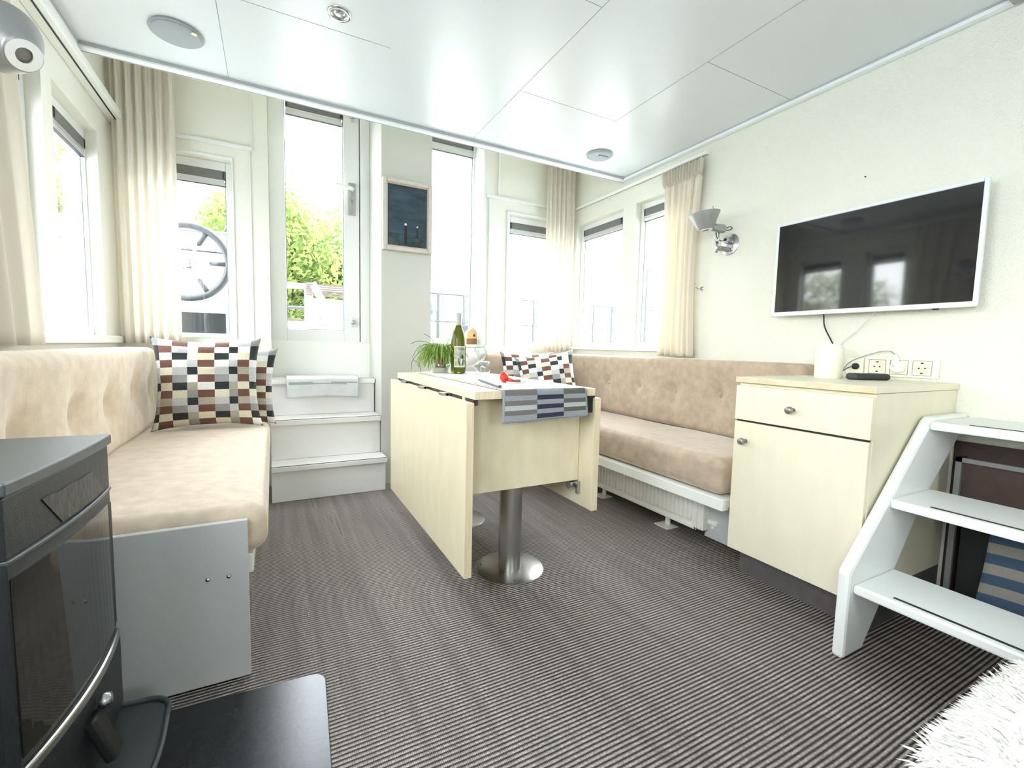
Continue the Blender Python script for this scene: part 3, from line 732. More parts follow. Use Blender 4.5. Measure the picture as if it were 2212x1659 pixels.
# ------------------------------------------------------------------ table
X0, X1, Y0, Y1, ZTB = .592, 1.091, 1.385, 2.445, .750
tb = thing('drop_leaf_table', 'birch drop leaf table with hanging side leaves on a steel pedestal', 'table', (.845, 1.9, 0))
obj('table_top', B(X0, X1, Y0, Y1, ZTB - .028, ZTB), [M['birch']], tb, bevel=.0012)
obj('edge_band', B(X0 + .001, X1 - .001, Y0 - .0012, Y0, ZTB - .027, ZTB - .001), M['birchedge'], tb)
obj('drop_leaf', B(X0 - .029, X0 - .002, Y0, Y1 + .03, .109, .712), M['birch'], tb, bevel=.0012)
obj('edge_band', B(X0 - .0285, X0 - .0025, Y0 - .0012, Y0, .110, .711), M['birchedge'], tb)
obj('drop_leaf', B(X1 + .002, X1 + .029, Y0, Y1 + .03, .267, .712), M['birch'], tb, bevel=.0012)
obj('edge_band', B(X1 + .0025, X1 + .0285, Y0 - .0012, Y0, .268, .711), M['birchedge'], tb)
obj('apron', B(X0, X1, 1.478, 1.498, .368, ZTB - .028), M['birch'], tb)
obj('apron', B(X0 + .03, X1 - .03, 2.30, 2.32, .368, ZTB - .028), M['birch'], tb)
obj('centre_beam', B(.80, .89, 1.5, 2.3, .368, ZTB - .028), M['birch'], tb)
for y in (1.62, 1.9, 2.2):
    bm = bmesh.new(); box(bm, X0 - .030, X0 + .002, y, y + .05, .712, .7215); cyl(bm, (X0 - .012, y, .7165), (X0 - .012, y + .05, .7165), .005, n=10)
    obj('hinge', bm, M['chrome'], tb)
obj('leaf_gap_dark_strip', B(X0 + .004, X0 + .02, Y0 + .02, Y1 - .01, .70, .7215), M['brownboard'], tb)  # dark brown strip put in to keep the leaf gap dark
obj('support_slide', B(X1 - .03, X1 + .012, 1.40, 1.47, .655, .7215), M['ink'], tb)
bm = bmesh.new(); box(bm, X1 - .012, X1 + .002, 1.46, 1.475, .315, .365); cyl(bm, (X1 - .03, 1.50, .345), (X1 - .005, 1.50, .345), .018, n=16)
obj('leaf_stay', bm, M['chrome'], tb)
for y in (1.59, 2.17):
    bm = bmesh.new(); lathe(bm, [(0, .40), (.046, .40), (.046, .004), (.048, .004), (.135, .004), (.141, .0015), (.141, 0), (0, 0)], (.845, y, 0), (0, 0, 1), 48)
    o = obj('pedestal', bm, M['brushed'], tb); autosmooth(o)
for a in (.6, 2.6, 4.4):
    bm = bmesh.new(); cyl(bm, (.845 + .118 * math.cos(a), 1.59 + .118 * math.sin(a), .0035), (.845 + .118 * math.cos(a), 1.59 + .118 * math.sin(a), .0052), .003, n=8); obj('base_screw', bm, M['ink'], tb)

# table runner: stripes woven in three columns
XA, XB = .690, 1.042
cols = [(0, .02), (.02, .375), (.375, .70), (.70, .975), (.975, 1.0)]
MR = [RG, RB, RD, RL, RC, RW]
seq_side = [RG, RD, RL, RD, RG]; seq_mid = [RB, RG, RB, RG, RB]
path = [(2.42, .7535), (1.395, .7535), (1.382, .7530), (1.3755, .749), (1.374, .742), (1.373, .70), (1.372, .643)]
pp = []; 
for (a, b), (c, d) in zip(path, path[1:]):
    L = math.hypot(c - a, d - b); k = max(1, int(L / .0075))
    for i in range(k): pp.append((a + (c - a) * i / k, b + (d - b) * i / k))
pp.append(path[-1]); 
bm = bmesh.new(); NU = 44; rows = []; s = 0; S = []
for k, (y, z) in enumerate(pp):
    if k: s += math.hypot(y - pp[k - 1][0], z - pp[k - 1][1])
    S.append(s); row = []
    for i in range(NU + 1):
        u = i / NU; over = max(0, .748 - z) / .105
        row.append(bm.verts.new((XA + u * (XB - XA) + .006 * over * (1 if u > .5 else -.2), y - .005 * over * math.sin(u * 7), z + (.0012 * noise.noise(Vector((u * 8, y * 8, 0))) if z > .75 else 0) + over * .010 * (u - .5))))
    rows.append(row)
Ltot = S[-1]
for k in range(len(rows) - 1):
    dist = Ltot - S[k]                       # distance from the hanging hem
    for i in range(NU):
        u = (i + .5) / NU; f = bm.faces.new((rows[k][i], rows[k][i + 1], rows[k + 1][i + 1], rows[k + 1][i]))
        if dist < .010: m_ = RG
        else:
            kk = int((dist - .010) / .0175)
            if u < .02 or u > .98: m_ = RG
            elif .375 < u < .70: m_ = [RB, RG][kk % 2]
            else: m_ = [RG, RD if u < .5 else RC, RL, RD if u < .5 else RC][kk % 4]
            if kk > 5: m_ = {RB: RL, RD: RW, RC: RW, RG: RW, RL: RW}.get(m_, m_)  # flat top swapped to paler cloth, bright grazing light put into the colours
        f.material_index = [x.name for x in MR].index(m_.name)
rn = obj('table_runner', bm, MR, smooth=True, solid=.0028)
tag(rn, 'grey and navy striped table runner hanging over the near table end', 'table runner')
bm = bmesh.new()
for i in range(60):
    x = XA + (XB - XA) * (i + .5) / 60; u = (i + .5) / 60; z = .640 + .010 * (u - .5)
    tube(bm, [(x, 1.3725 - .005 * math.sin(u * 7), z + .003), (x + random.uniform(-.002, .002), 1.371, z - .003)], .0008, n=5)
obj('fringe', bm, RG, rn)
bm = bmesh.new(); y = 2.40
while y > 1.40:
    box(bm, XA - .001, XA + .0025, y - .011, y, .7552, .7562); y -= .022
obj('edge_stitching', bm, RC, rn)

# bottle
bx_, by_ = .862, 2.245; bt = thing('wine_bottle', 'olive green wine bottle with white capsule standing on the table', 'bottle', (bx_, by_, .755))
prof = [(0, .004), (.030, .002), (.0375, .006), (.039, .02), (.039, .165), (.037, .185), (.029, .215), (.019, .240), (.0145, .255), (.0135, .30), (.0155, .302), (.0155, .312), (0, .312)]
bm = bmesh.new(); lathe(bm, prof, (bx_, by_, .755), n=40); obj('bottle_glass', bm, M['bottle'], bt, smooth=True)
bm = bmesh.new(); lathe(bm, [(.0148, .250), (.0152, .252), (.0148, .29), (.0162, .300), (.0162, .3145), (0, .3150)], (bx_, by_, .755), n=32); obj('capsule', bm, M['capsule'], bt, smooth=True)
def patch(r, a0, a1, z0, z1, c=(bx_, by_, .755), n=16):
    bm = bmesh.new(); A = [bm.verts.new((c[0] + r * math.cos(a0 + (a1 - a0) * i / n), c[1] + r * math.sin(a0 + (a1 - a0) * i / n), c[2] + z0)) for i in range(n + 1)]
    Bv = [bm.verts.new((v.co.x, v.co.y, c[2] + z1)) for v in A]
    for i in range(n): bm.faces.new((A[i], A[i + 1], Bv[i + 1], Bv[i]))
    return bm
fa = math.atan2(-by_, -bx_) + .28   # direction to the viewer, label turned slightly
obj('label_border', patch(.0394, fa - .85, fa + .75, .035, .143), M['labelborder'], bt, smooth=True, fix=False)
lb = obj('label', patch(.0398, fa - .80, fa + .70, .0385, .1395), M['labelpaper'], bt, smooth=True, fix=False)
def bend_to(o, r, c, amid):
    for v in o.data.vertices:
        a = amid + v.co.x / r; z = v.co.y; o_ = v.co.z
        v.co = (c[0] + (r + .0004 + max(0, o_)) * math.cos(a), c[1] + (r + .0004 + max(0, o_)) * math.sin(a), c[2] + z)
tx = text_mesh('label_text', 'ARGEN', .0125, M['ink'], Matrix.Translation((.006, .127, 0)), None, .0002)
tx.parent = lb; bend_to(tx, .0398, (bx_, by_, .755), fa)
bm = patch(.0402, fa + .02, fa + .16, .096, .102); obj('label_emblem', bm, M['labelred'], lb, fix=False)
bm = bmesh.new(); rr = random.Random(3)
for k in range(14):
    a = fa - .55 + rr.random() * 1.15; z = .045 + rr.random() * .04
    b2 = patch(.0401, a, a + .05 + rr.random() * .08, z, z + .004 + rr.random() * .018, n=2)
    me_ = D.meshes.new('t'); b2.to_mesh(me_); b2.free(); bm.from_mesh(me_)
obj('label_drawing', bm, M['ink'], lb, fix=False)
bm = patch(.0403, fa + .05, fa + .18, .052, .078, n=4); obj('label_figure', bm, M['labelborder'], lb, fix=False)

# glasses
def goblet(name, label, base, axis, s=1.0):
    t = thing(name, label, 'glass', base, 'wine glasses on the table')
    P = [(.033, 0), (.034, .0015), (.010, .005), (.0042, .012), (.0038, .055), (.006, .066), (.022, .082), (.033, .105), (.0345, .125), (.031, .158)]
    I = [(.0298, .158), (.0333, .125), (.0318, .106), (.021, .084), (.0, .072)]
    bm = bmesh.new(); lathe(bm, [(0, 0)] + [(a * s, b * s) for a, b in P + I], base, axis, 36)
    obj('glass_bowl', bm, M['thinglass'], t, smooth=True); return t
goblet('wine_glass', 'empty wine glass standing beside the green bottle', (.955, 2.165, .7555), (0, 0, 1), .98)
ax = Vector((.80, -.55, -.02)).normalized()
goblet('wine_glass', 'wine glass lying on its side behind the standing one', (.935, 2.375, .7895), ax, .98)

# hanging plant in pot inside a glass bowl
pc = Vector((.795, 2.335, .755))
pl = thing('potted_plant', 'trailing green plant in a brown pot set in a sand filled glass bowl', 'plant', pc)
bm = bmesh.new(); lathe(bm, [(0, .028), (.027, .028), (.036, .075), (.040, .075), (.040, .088), (.036, .088), (.034, .078), (0, .078)], pc, n=28); obj('pot', bm, M['terracotta'], pl); 
bm = bmesh.new(); lathe(bm, [(0, .002), (.040, .002), (.043, .027), (0, .027)], pc, n=28); obj('sand', bm, M['sand'], pl)
bm = bmesh.new(); lathe(bm, [(0, 0), (.042, 0), (.050, .07), (.049, .07), (.0415, .0015), (0, .0015)], pc, n=32); obj('glass_bowl', bm, M['thinglass'], pl, smooth=True)
rr = random.Random(11); bm = bmesh.new()
for k in range(330):
    a = rr.uniform(0, 2 * PI); R = rr.uniform(.05, .125) * (1.0 if rr.random() < .9 else 1.25); up = rr.uniform(.10, .155); dn = rr.uniform(.015, .10)
    if up > .14: dn = rr.uniform(.07, .12)
    p0 = pc + Vector((rr.uniform(-.02, .02), rr.uniform(-.02, .02), .08)); pm = pc + Vector((math.cos(a) * R * .5, math.sin(a) * R * .5, up)); p1 = pc + Vector((math.cos(a) * R, math.sin(a) * R, max(dn, .004)))
    tube(bm, smoothpath([p0, pm, pc + Vector((math.cos(a) * R * .85, math.sin(a) * R * .85, (up + dn) * .55)), p1], 3), .0014, n=4)
obj('foliage', bm, M['leaf'], pl, smooth=True)
bm = bmesh.new(); L_ = Vector((-.885, .465, 0))
for pts in ([(0, .1), (.06, .155), (.12, .165), (.16, .150)], [(.04, .15), (.11, .14), (.145, .09), (.15, .075)], [(.09, .125), (.145, .070), (.115, .045), (.105, .002)], [(.145, .070), (.153, .05), (.155, .012)],
            [(-.02, .1), (-.04, .17), (-.075, .22)], [(.02, .12), (.05, .18), (.09, .205)]):
    tube(bm, smoothpath([pc + L_ * a + Vector((0, 0, b)) for a, b in pts], 5), .0014, n=5)
obj('stray_stems', bm, M['leafdark'], pl, smooth=True)

# small things on the table
kf = thing('key_fob', 'red round key fob with brown tab and ring on the runner', 'key fob', (.85, 1.64, .757))
bm = bmesh.new(); lathe(bm, [(0, -.013), (.010, -.012), (.020, -.006), (.0225, 0), (.020, .006), (.010, .012), (0, .013)], (.835, 1.655, .778), (.35, -.9, .2), 28)
tube(bm, [(.848, 1.648, .768), (.872, 1.638, .763)], [.009, .005], n=10); tube(bm, [(.835, 1.655, .765), (.835, 1.655, .757)], [.008, .010], n=12)
obj('fob_body', bm, M['red'], kf, smooth=True)
bm = bmesh.new(); superbox(bm, (.884, 1.634, .763), (.014, .010, .005), .004, .01); obj('leather_tab', bm, M['brownleather'], kf, smooth=True)
bm = bmesh.new(); tube(bm, [(.906 + .015 * math.cos(t_ * PI / 10), 1.628 + .015 * math.sin(t_ * PI / 10), .760) for t_ in range(21)], .0011, n=6); obj('key_ring', bm, M['chrome'], kf, smooth=True)
pn = thing('speckled_strap', 'long narrow speckled dark strap lying left of the red fob', 'strap', (.735, 1.57, .757))
bm = bmesh.new(); R_ = Matrix.Rotation(math.radians(79), 3, 'Z'); superbox(bm, (0, 0, 0), (.165, .0075, .0045), .0045, .02)
bmesh.ops.rotate(bm, verts=bm.verts, cent=(0, 0, 0), matrix=R_); bmesh.ops.translate(bm, verts=bm.verts, vec=(.735, 1.585, .7615))
obj('strap_band', bm, mat('speckled_grey_webbing', (.09, .09, .11), .3, var=.9, vscale=260), pn, smooth=True)

# ------------------------------------------------------------------ ornaments on the window sill
hs = thing('toy_house', 'small orange wooden house on the back window sill', 'ornament', (1.335, 3.215, .912))
bm = bmesh.new(); prism(bm, [(1.295, 3.19, .957), (1.372, 3.19, .957), (1.372, 3.19, 1.005), (1.338, 3.19, 1.042), (1.295, 3.19, 1.005)], (0, .05, 0)); obj('house_body', bm, M['housewood'], hs, bevel=.001)
obj('house_window', B(1.342, 1.356, 3.1885, 3.190, .972, .990), M['brownboard'], hs)
obj('house_stand', B(1.290, 1.372, 3.19, 3.24, .912, .957), M['brownleather'], hs)

# ------------------------------------------------------------------ cabinet
CF, CB, CY0, CY1, CT = 1.628, 2.198, .700, 1.166, .806
cb = thing('cabinet', 'pale maple cabinet with one drawer above one door beside the stairs', 'cabinet', (1.9, .93, 0))
obj('carcass', B(CF + .004, CB, CY0 + .004, CY1 - .004, .128, CT - .024), M['cabinet'], cb)
obj('cabinet_top', B(CF - .018, CB, CY0 - .002, CY1 + .002, CT - .022, CT), M['cabinet'], cb, bevel=.0015)
obj('top_edge_band', B(CF - .0195, CF - .018, CY0, CY1, CT - .021, CT - .001), M['birchedge'], cb)
dw = obj('drawer', B(CF - .016, CF + .003, CY0 + .004, CY1 - .002, .640, .772), M['cabinet'], cb, bevel=.0012)
dd = obj('door', B(CF - .014, CF + .003, CY0 + .006, CY1 - .002, .118, .632), M['cabinet'], cb, bevel=.0012)
obj('shadow_gap', B(CF - .004, CF + .006, CY0 + .01, CY1 - .004, .630, .642), M['ink'], cb)
obj('plinth', B(CF + .066, CB, CY0 + .006, CY1 - .006, 0, .128), M['dark'], cb)
def knob(parent, y, z):
    bm = bmesh.new(); lathe(bm, [(0, .0), (.007, 0), (.006, .010), (.010, .016), (.013, .022), (.013, .032), (.010, .036), (0, .036)], (CF - .015, y, z), (-1, 0, 0), 22); o = obj('knob', bm, M['knob'], parent, smooth=True)
knob(dw, .940, .703); knob(dd, 1.113, .560)

# items on the cabinet
jr = thing('jar', 'cream cylindrical jar standing on the cabinet by the wall', 'jar', (1.985, 1.03, CT))
bm = bmesh.new(); lathe(bm, [(0, .0), (.046, 0), (.048, .003), (.048, .118), (.045, .122), (0, .122)], (1.985, 1.03, CT), n=36); o = obj('jar_body', bm, M['cream'], jr); autosmooth(o)
bm = bmesh.new(); lathe(bm, [(.0, .1215), (.042, .1215), (.042, .132), (.038, .136), (0, .136)], (1.985, 1.03, CT), n=36); o = obj('jar_lid', bm, M['plug'], jr); autosmooth(o)
rc = thing('remote_control', 'black remote control lying on the cabinet in front of the sockets', 'remote control', (2.02, .90, CT))
bm = bmesh.new(); superbox(bm, (0, 0, 0), (.074, .025, .0125), .011, .02); bmesh.ops.rotate(bm, verts=bm.verts, cent=(0, 0, 0), matrix=Matrix.Rotation(math.radians(-24), 3, 'Z')); bmesh.ops.translate(bm, verts=bm.verts, vec=(2.018, .905, CT + .0127))
obj('remote_body', bm, mat('matte_black_plastic', (.03, .03, .034), .5), rc, smooth=True)
bm = bmesh.new()
for i in range(5):
    for j in range(3):
        q = Matrix.Rotation(math.radians(-24), 3, 'Z') @ Vector((-.045 + i * .018, -.011 + j * .011, 0)); cyl(bm, (2.018 + q.x, .905 + q.y, CT + .0248), (2.018 + q.x, .905 + q.y, CT + .0262), .0032, n=10)
obj('remote_buttons', bm, M['knob'], rc)

# sockets
sk = thing('socket_strip', 'cream wall plate with three power sockets above the cabinet', 'wall socket', (XR, .86, .815))
obj('cover_plate', B(XR - .010, XR, .757, .998, .817, .893), M['cream'], sk, bevel=.003)
for y in (.953, .880, .807):
    so = obj('socket', frame_ring(y - .030, y + .030, .826, .884, .002, 0, .002), M['knob'], sk)
    for v in so.data.vertices: v.co = (XR - .0106 + v.co.y, v.co.x, v.co.z)
    bm = bmesh.new(); lathe(bm, [(.021, .0), (.0225, .0015), (.0225, .0)], (XR - .010, y, .855), (-1, 0, 0), 28); lathe(bm, [(0, .0006), (.021, .0004)], (XR - .010, y, .855), (-1, 0, 0), 28); obj('socket_cup', bm, M['sand'], so)
    bm = bmesh.new()
    for dy in (-.0095, .0095): cyl(bm, (XR - .0105, y + dy, .855), (XR - .0118, y + dy, .855), .0028, n=10)
    for dz in (-.019, .019): box(bm, XR - .0122, XR - .0108, y - .004, y + .004, .855 + dz - .002, .855 + dz + .002)
    obj('socket_holes', bm, M['ink'], so)
s2 = thing('antenna_socket', 'cream antenna socket plate with a black cable plugged in', 'wall socket', (XR, 1.03, .815))
obj('cover_plate', B(XR - .009, XR, 1.003, 1.068, .820, .888), M['cream'], s2, bevel=.003)
bm = bmesh.new(); lathe(bm, [(0, .012), (.011, .012), (.013, .008), (.013, 0)], (XR - .009, 1.030, .853), (-1, 0, 0), 22); obj('antenna_plug', bm, M['ink'], s2, smooth=True)
pg = thing('power_plug', 'white round power plug in the middle socket with thin cable', 'plug', (XR - .02, .88, .855))
bm = bmesh.new(); lathe(bm, [(0, .034), (.012, .034), (.020, .026), (.0235, .010), (.0235, 0.003)], (XR - .010, .880, .855), (-1, 0, 0), 26); tube(bm, [(XR - .035, .880, .858), (XR - .036, .884, .905)], [.014, .007], n=12)
obj('plug_body', bm, M['plug'], pg, smooth=True)
bm = bmesh.new(); tube(bm, smoothpath([(XR - .036, .884, .903), (XR - .03, .905, .918), (XR - .02, .945, .915), (XR - .012, 1.0, .897), (XR - .012, 1.055, .868), (XR - .02, 1.08, .82)], 6), .0018, n=6); obj('plug_cable', bm, M['lampgrey'], pg, smooth=True)
bm = bmesh.new(); tube(bm, smoothpath([(XR - .018, 1.036, .851), (XR - .02, 1.055, .845), (XR - .03, 1.08, .82), (XR - .04, 1.09, CT + .006)], 5), .0018, n=6); tag(obj('cable', bm, M['ink'], smooth=True), 'short black cable from the antenna socket to behind the jar', 'cable')
bm = bmesh.new(); tube(bm, smoothpath([(XR - .05, 1.158, 1.10), (XR - .04, 1.157, 1.07), (XR - .035, 1.152, 1.02), (XR - .03, 1.118, .95), (XR - .03, 1.095, .90)], 6), .0028, n=8); tag(obj('cable', bm, M['ink'], smooth=True), 'black cable hanging from the left underside of the television', 'cable')
bm = bmesh.new(); tube(bm, smoothpath([(XR - .05, .950, 1.09), (XR - .03, .985, 1.055), (XR - .02, 1.035, 1.0), (XR - .02, 1.085, .95), (XR - .02, 1.10, .90)], 6), .0022, n=8); tag(obj('cable', bm, M['towel'], smooth=True), 'thin pale cable curving down from the middle of the television', 'cable')
bm = bmesh.new(); cyl(bm, (XR - .004, 1.057, 1.641), (XR, 1.057, 1.641), .003, n=10); tag(obj('nail', bm, M['ink']), 'lone dark nail in the wall above the television', 'nail')

# television
tvX = 2.118; tv = thing('television', 'flat television with silver white bezel on the right wall', 'television', (tvX, 1.01, 1.075))
ya, yb, za, zb = .650, 1.372, 1.075, 1.503
obj('casing', B(tvX + .013, tvX + .035, ya + .004, yb - .004, za + .004, zb - .004), M['tvframe'], tv, bevel=.008)
o = frame_ring(ya, yb, za, zb, .013, 0, .014); 
for v in o.verts: v.co = (tvX + v.co.y, v.co.x, v.co.z)
obj('bezel', o, M['tvframe'], tv, bevel=.004)
obj('lower_bezel', B(tvX - .001, tvX + .014, ya + .004, yb - .004, za - .001, za + .018), M['tvframe'], tv, bevel=.003)
obj('screen', B(tvX + .004, tvX + .0125, ya + .012, yb - .012, za + .017, zb - .012), M['tvscreen'], tv)
obj('wall_mount', B(tvX + .035, XR, .86, 1.16, 1.18, 1.40), M['ink'], tv)
obj('status_light', B(tvX + .002, tvX + .012, .752, .768, za - .006, za - .001), M['ink'], tv)

# ------------------------------------------------------------------ wall lamps
def wall_lamp(label, base, flip, lampmat=M['lampgrey'], c=None, axd=None):
    """round wall plate, bracket, fork, socket, cone shade opening upwards. base = plate centre, flip = +1 wall on +X side"""
    bx, by, bz = base; s = -flip
    t = thing('wall_lamp', label, 'wall lamp', base, 'wall lamps with upturned cone shades')
    P = lambda x, y, z: (bx + s * x, by + y, bz + z)
    bm = bmesh.new(); lathe(bm, [(0, .006), (.052, .006), (.058, .003), (.058, 0), (0, 0)], base, (s, 0, 0), 40); wp = obj('wall_plate', bm, M['chrome'], t); autosmooth(wp)
    bm = bmesh.new(); cyl(bm, P(.006, 0.0, .020), P(.030, 0.0, .020), .019, n=24); obj('plate_hub', bm, lampmat, t)
    bm = bmesh.new(); box(bm, *sorted((bx + s * .006, bx + s * .085)), by - .012, by + .014, bz - .040, bz - .018); obj('bracket', bm, M['knob'], t, bevel=.004)
    bm = bmesh.new(); tube(bm, [P(.088, .010, -.052), P(.088, .010, .004)], .007, n=12); tube(bm, [P(.095, .006, .06), P(.095, .022, .052), P(.093, .024, .012), P(.090, .012, .002), P(.088, .0, .012), P(.090, .0, .052)], .0035, n=8); obj('joint_fork', bm, M['chrome'], t, smooth=True)
    bm = bmesh.new()
    for q in (P(.088, .010, .002), P(.112, .0, .080), P(.05, -.01, .018)): lathe(bm, [(0, -.006), (.006, -.005), (.008, 0), (.006, .005), (0, .006)], q, (0, 1, 0), 12)
    tube(bm, smoothpath([P(.048, -.008, .018), P(.07, .0, .010), P(.09, .012, .03), P(.085, .02, .055)], 6), .0022, n=6); tube(bm, smoothpath([P(.052, -.005, .075), P(.030, -.02, .086), P(.020, -.025, .076), P(.035, -.012, .068), P(.052, -.005, .070)], 6), .0022, n=6)
    obj('black_fittings', bm, M['ink'], t, smooth=True)
    bm = bmesh.new(); lathe(bm, [(0, 0), (.012, .002), (.022, .010), (.024, .030), (.021, .052), (.018, .095), (0, .095)], P(.048, -.002, .074), (s, .12, .02), 24); so = obj('lamp_socket', bm, lampmat, t, smooth=True)
    c = Vector(c or P(.175, .015, .060)); axd = Vector(axd or (s * .10, .10, 1)).normalized()
    bm = bmesh.new(); lathe(bm, [(.018, -.005), (.036, -.004), (.040, .002), (.078, .078), (.0785, .080), (.0765, .079), (.038, .004), (.018, -.003), (.018, -.005)], c, axd, 44); obj('lamp_shade', bm, lampmat, t, smooth=True)
    bm = bmesh.new(); lathe(bm, [(.017, -.006), (.034, -.0055), (.034, -.004), (.017, -.0045), (.017, -.006)], c, axd, 36); obj('shade_ring', bm, M['plug'], t)
    bm = bmesh.new(); lathe(bm, [(0, .0), (.018, .001)], c, axd, 24); obj('shade_hole', bm, M['knob'], t)
    bm = bmesh.new(); tube(bm, [c + axd * .05 + Vector((-s * .06, -.02, 0)), c + axd * .12 + Vector((-s * .065, -.005, .01))], .002, n=6); obj('handle_rod', bm, M['chrome'], t)
    return t
wall_lamp('grey metal wall lamp with upturned shade between curtain and television', (XR, 1.685, 1.480), 1)
wall_lamp('grey metal wall lamp with upturned shade at the left picture edge', (XL, 1.47, 1.520), -1, c=(-.500, 1.519, 1.550), axd=(-.62, .54, .57))

# ------------------------------------------------------------------ curtains
def curtain(name, label, path, z0, z1, folds, amp, sway=None, header=0, group=None, seed=0, NU=150, NV=26, m=None):
    """cloth hung along a 2D path (list of (x,y)); sway(v)->(dx,dy,scale) narrows or shifts it downwards"""
    P = [Vector((a, b, 0)) for a, b in path]; L = [0]
    for a, b in zip(P, P[1:]): L.append(L[-1] + (b - a).length)
    def at(s):
        for k in range(len(P) - 1):
            if s <= L[k + 1] or k == len(P) - 2:
                t_ = (s - L[k]) / (L[k + 1] - L[k]); return P[k].lerp(P[k + 1], t_), (P[k + 1] - P[k]).normalized()
    bm = bmesh.new(); rows = []; rnd = random.Random(seed); ph = [rnd.uniform(0, 6) for _ in range(4)]
    for j in range(NV + 1):
        v = j / NV; z = z1 + (z0 - z1) * v; row = []
        for i in range(NU + 1):
            u = i / NU; dx, dy, sc = sway(v) if sway else (0, 0, 1)
            p, d = at(L[-1] * (.5 + (u - .5) * sc)); n = Vector((-d.y, d.x, 0))
            grow = .55 + .45 * v
            w = math.sin(u * folds * 2 * PI + ph[0] + .8 * math.sin(u * 5 + ph[1]) + .25 * math.sin(v * 3 + u * 7)) * amp * grow + .35 * amp * math.sin(u * folds * 4.3 * PI + ph[2])
            if header and (z1 - z) < header: w = (abs(math.sin(u * folds * 1.3 * 2 * PI)) ** .6 - .5) * amp * 2.4
            row.append(bm.verts.new((p.x + n.x * w + dx, p.y + n.y * w + dy, z)))
        rows.append(row)
    for j in range(NV):
        for i in range(NU): bm.faces.new((rows[j][i], rows[j][i + 1], rows[j + 1][i + 1], rows[j + 1][i]))
    o = obj(name, bm, m or M['curtain'], smooth=True, solid=.0015, fix=False)
    tag(o, label, 'curtain', group); return o
GC = 'cream curtains around the cabin windows'
curtain('curtain', 'wide cream curtain hanging in the back left corner', [(-.700, 3.075), (-.44, 3.085)], .875, 2.50, 6, .018, lambda v: (.0, 0, 1), group=GC, seed=1)
curtain('curtain', 'narrow cream curtain hanging in the back right corner', [(1.90, 3.095), (2.165, 3.085)], .872, 2.50, 6.5, .016, group=GC, seed=2)
curtain('curtain', 'near left curtain beside the upturned lamp at the picture edge', [(-.655, 1.50), (-.655, 1.93)], .872, 2.0, 4, .016, lambda v: (0, .10 * v, 1 - .05 * v), group=GC, seed=3)
curtain('curtain', 'cream curtain with gathered pleated heading next to the right wall lamp', [(2.150, 2.135), (2.150, 1.85)], .868, 1.985, 5, .017,
        lambda v: (.0, -.0 * v, 1 - .22 * max(0, math.sin(v * PI * .9)) ** 1.2), header=.085, group=GC, seed=4, NV=44, NU=240, m=M['curtain2'])
hk = thing('curtain_hook', 'small metal tieback hook on the wall beside the pleated curtain', 'hook', (XR, 1.86, 1.245))
bm = bmesh.new(); tube(bm, smoothpath([(XR, 1.852, 1.262), (XR - .03, 1.852, 1.258), (XR - .045, 1.856, 1.270), (XR - .045, 1.858, 1.285)], 6), .003, n=8); obj('hook_wire', bm, M['chrome'], hk, smooth=True)
bm = bmesh.new(); lathe(bm, [(0, .004), (.010, .003), (.012, 0)], (XR, 1.852, 1.262), (-1, 0, 0), 18); obj('hook_plate', bm, M['chrome'], hk, smooth=True)

# ------------------------------------------------------------------ ceiling fittings
def ceil_vent(label, x, y, r):
    t = thing('ceiling_vent', label, 'vent', (x, y, ZC - .018), 'round grey discs in the ceiling')
    bm = bmesh.new(); lathe(bm, [(0, 0), (r, 0), (r + .002, .004), (r - .002, .010), (0, .010)], (x, y, ZC - .010), n=56); o = obj('rim', bm, M['vent'], t); autosmooth(o)
    bm = bmesh.new(); lathe(bm, [(0, -.006), (r * .86, -.006), (r * .93, -.002), (r * .93, .0), (0, .0)], (x, y, ZC - .010), n=56); o = obj('cover', bm, M['vent'], t); autosmooth(o)
    return t
t = ceil_vent('large round grey ceiling disc nearest the left edge, with tiny light', -.307, 2.262, .087)
bm = bmesh.new(); lathe(bm, [(0, -.0015), (.010, -.0015), (.010, 0)], (-.245, 2.215, ZC - .016), n=16); obj('indicator', bm, M['labelborder'], t)
t = ceil_vent('round grey ceiling disc over the right sofa corner', 1.787, 2.313, .078)
bm = bmesh.new(); superbox(bm, (1.80, 2.29, ZC - .0185), (.035, .006, .004), .003, .02); obj('slider', bm, M['vent'], t, smooth=True)
sp = thing('ceiling_spotlight', 'small recessed spotlight with a steel ring in the ceiling', 'spotlight', (.234, 1.845, ZC - .006))
bm = bmesh.new(); lathe(bm, [(.024, .004), (.026, -.004), (.039, -.005), (.041, 0)], (.234, 1.845, ZC), n=44); obj('ring', bm, M['chrome'], sp, smooth=True)
bm = bmesh.new(); lathe(bm, [(0, -.0012), (.0245, -.0012)], (.234, 1.845, ZC), n=36); obj('dark_well', bm, M['knob'], sp)
bm = bmesh.new(); lathe(bm, [(0, -.005), (.010, -.005), (.019, -.0025), (.020, 0)], (.234, 1.845, ZC), n=28); obj('bulb', bm, M['chrome'], sp, smooth=True)
cb2 = obj('junction_box', B(XR - .09, XR - .02, .60, .655, ZC - .028, ZC - .001), M['lampgrey'], bevel=.004); tag(cb2, 'small grey box at the ceiling edge in the upper right corner', 'junction box')

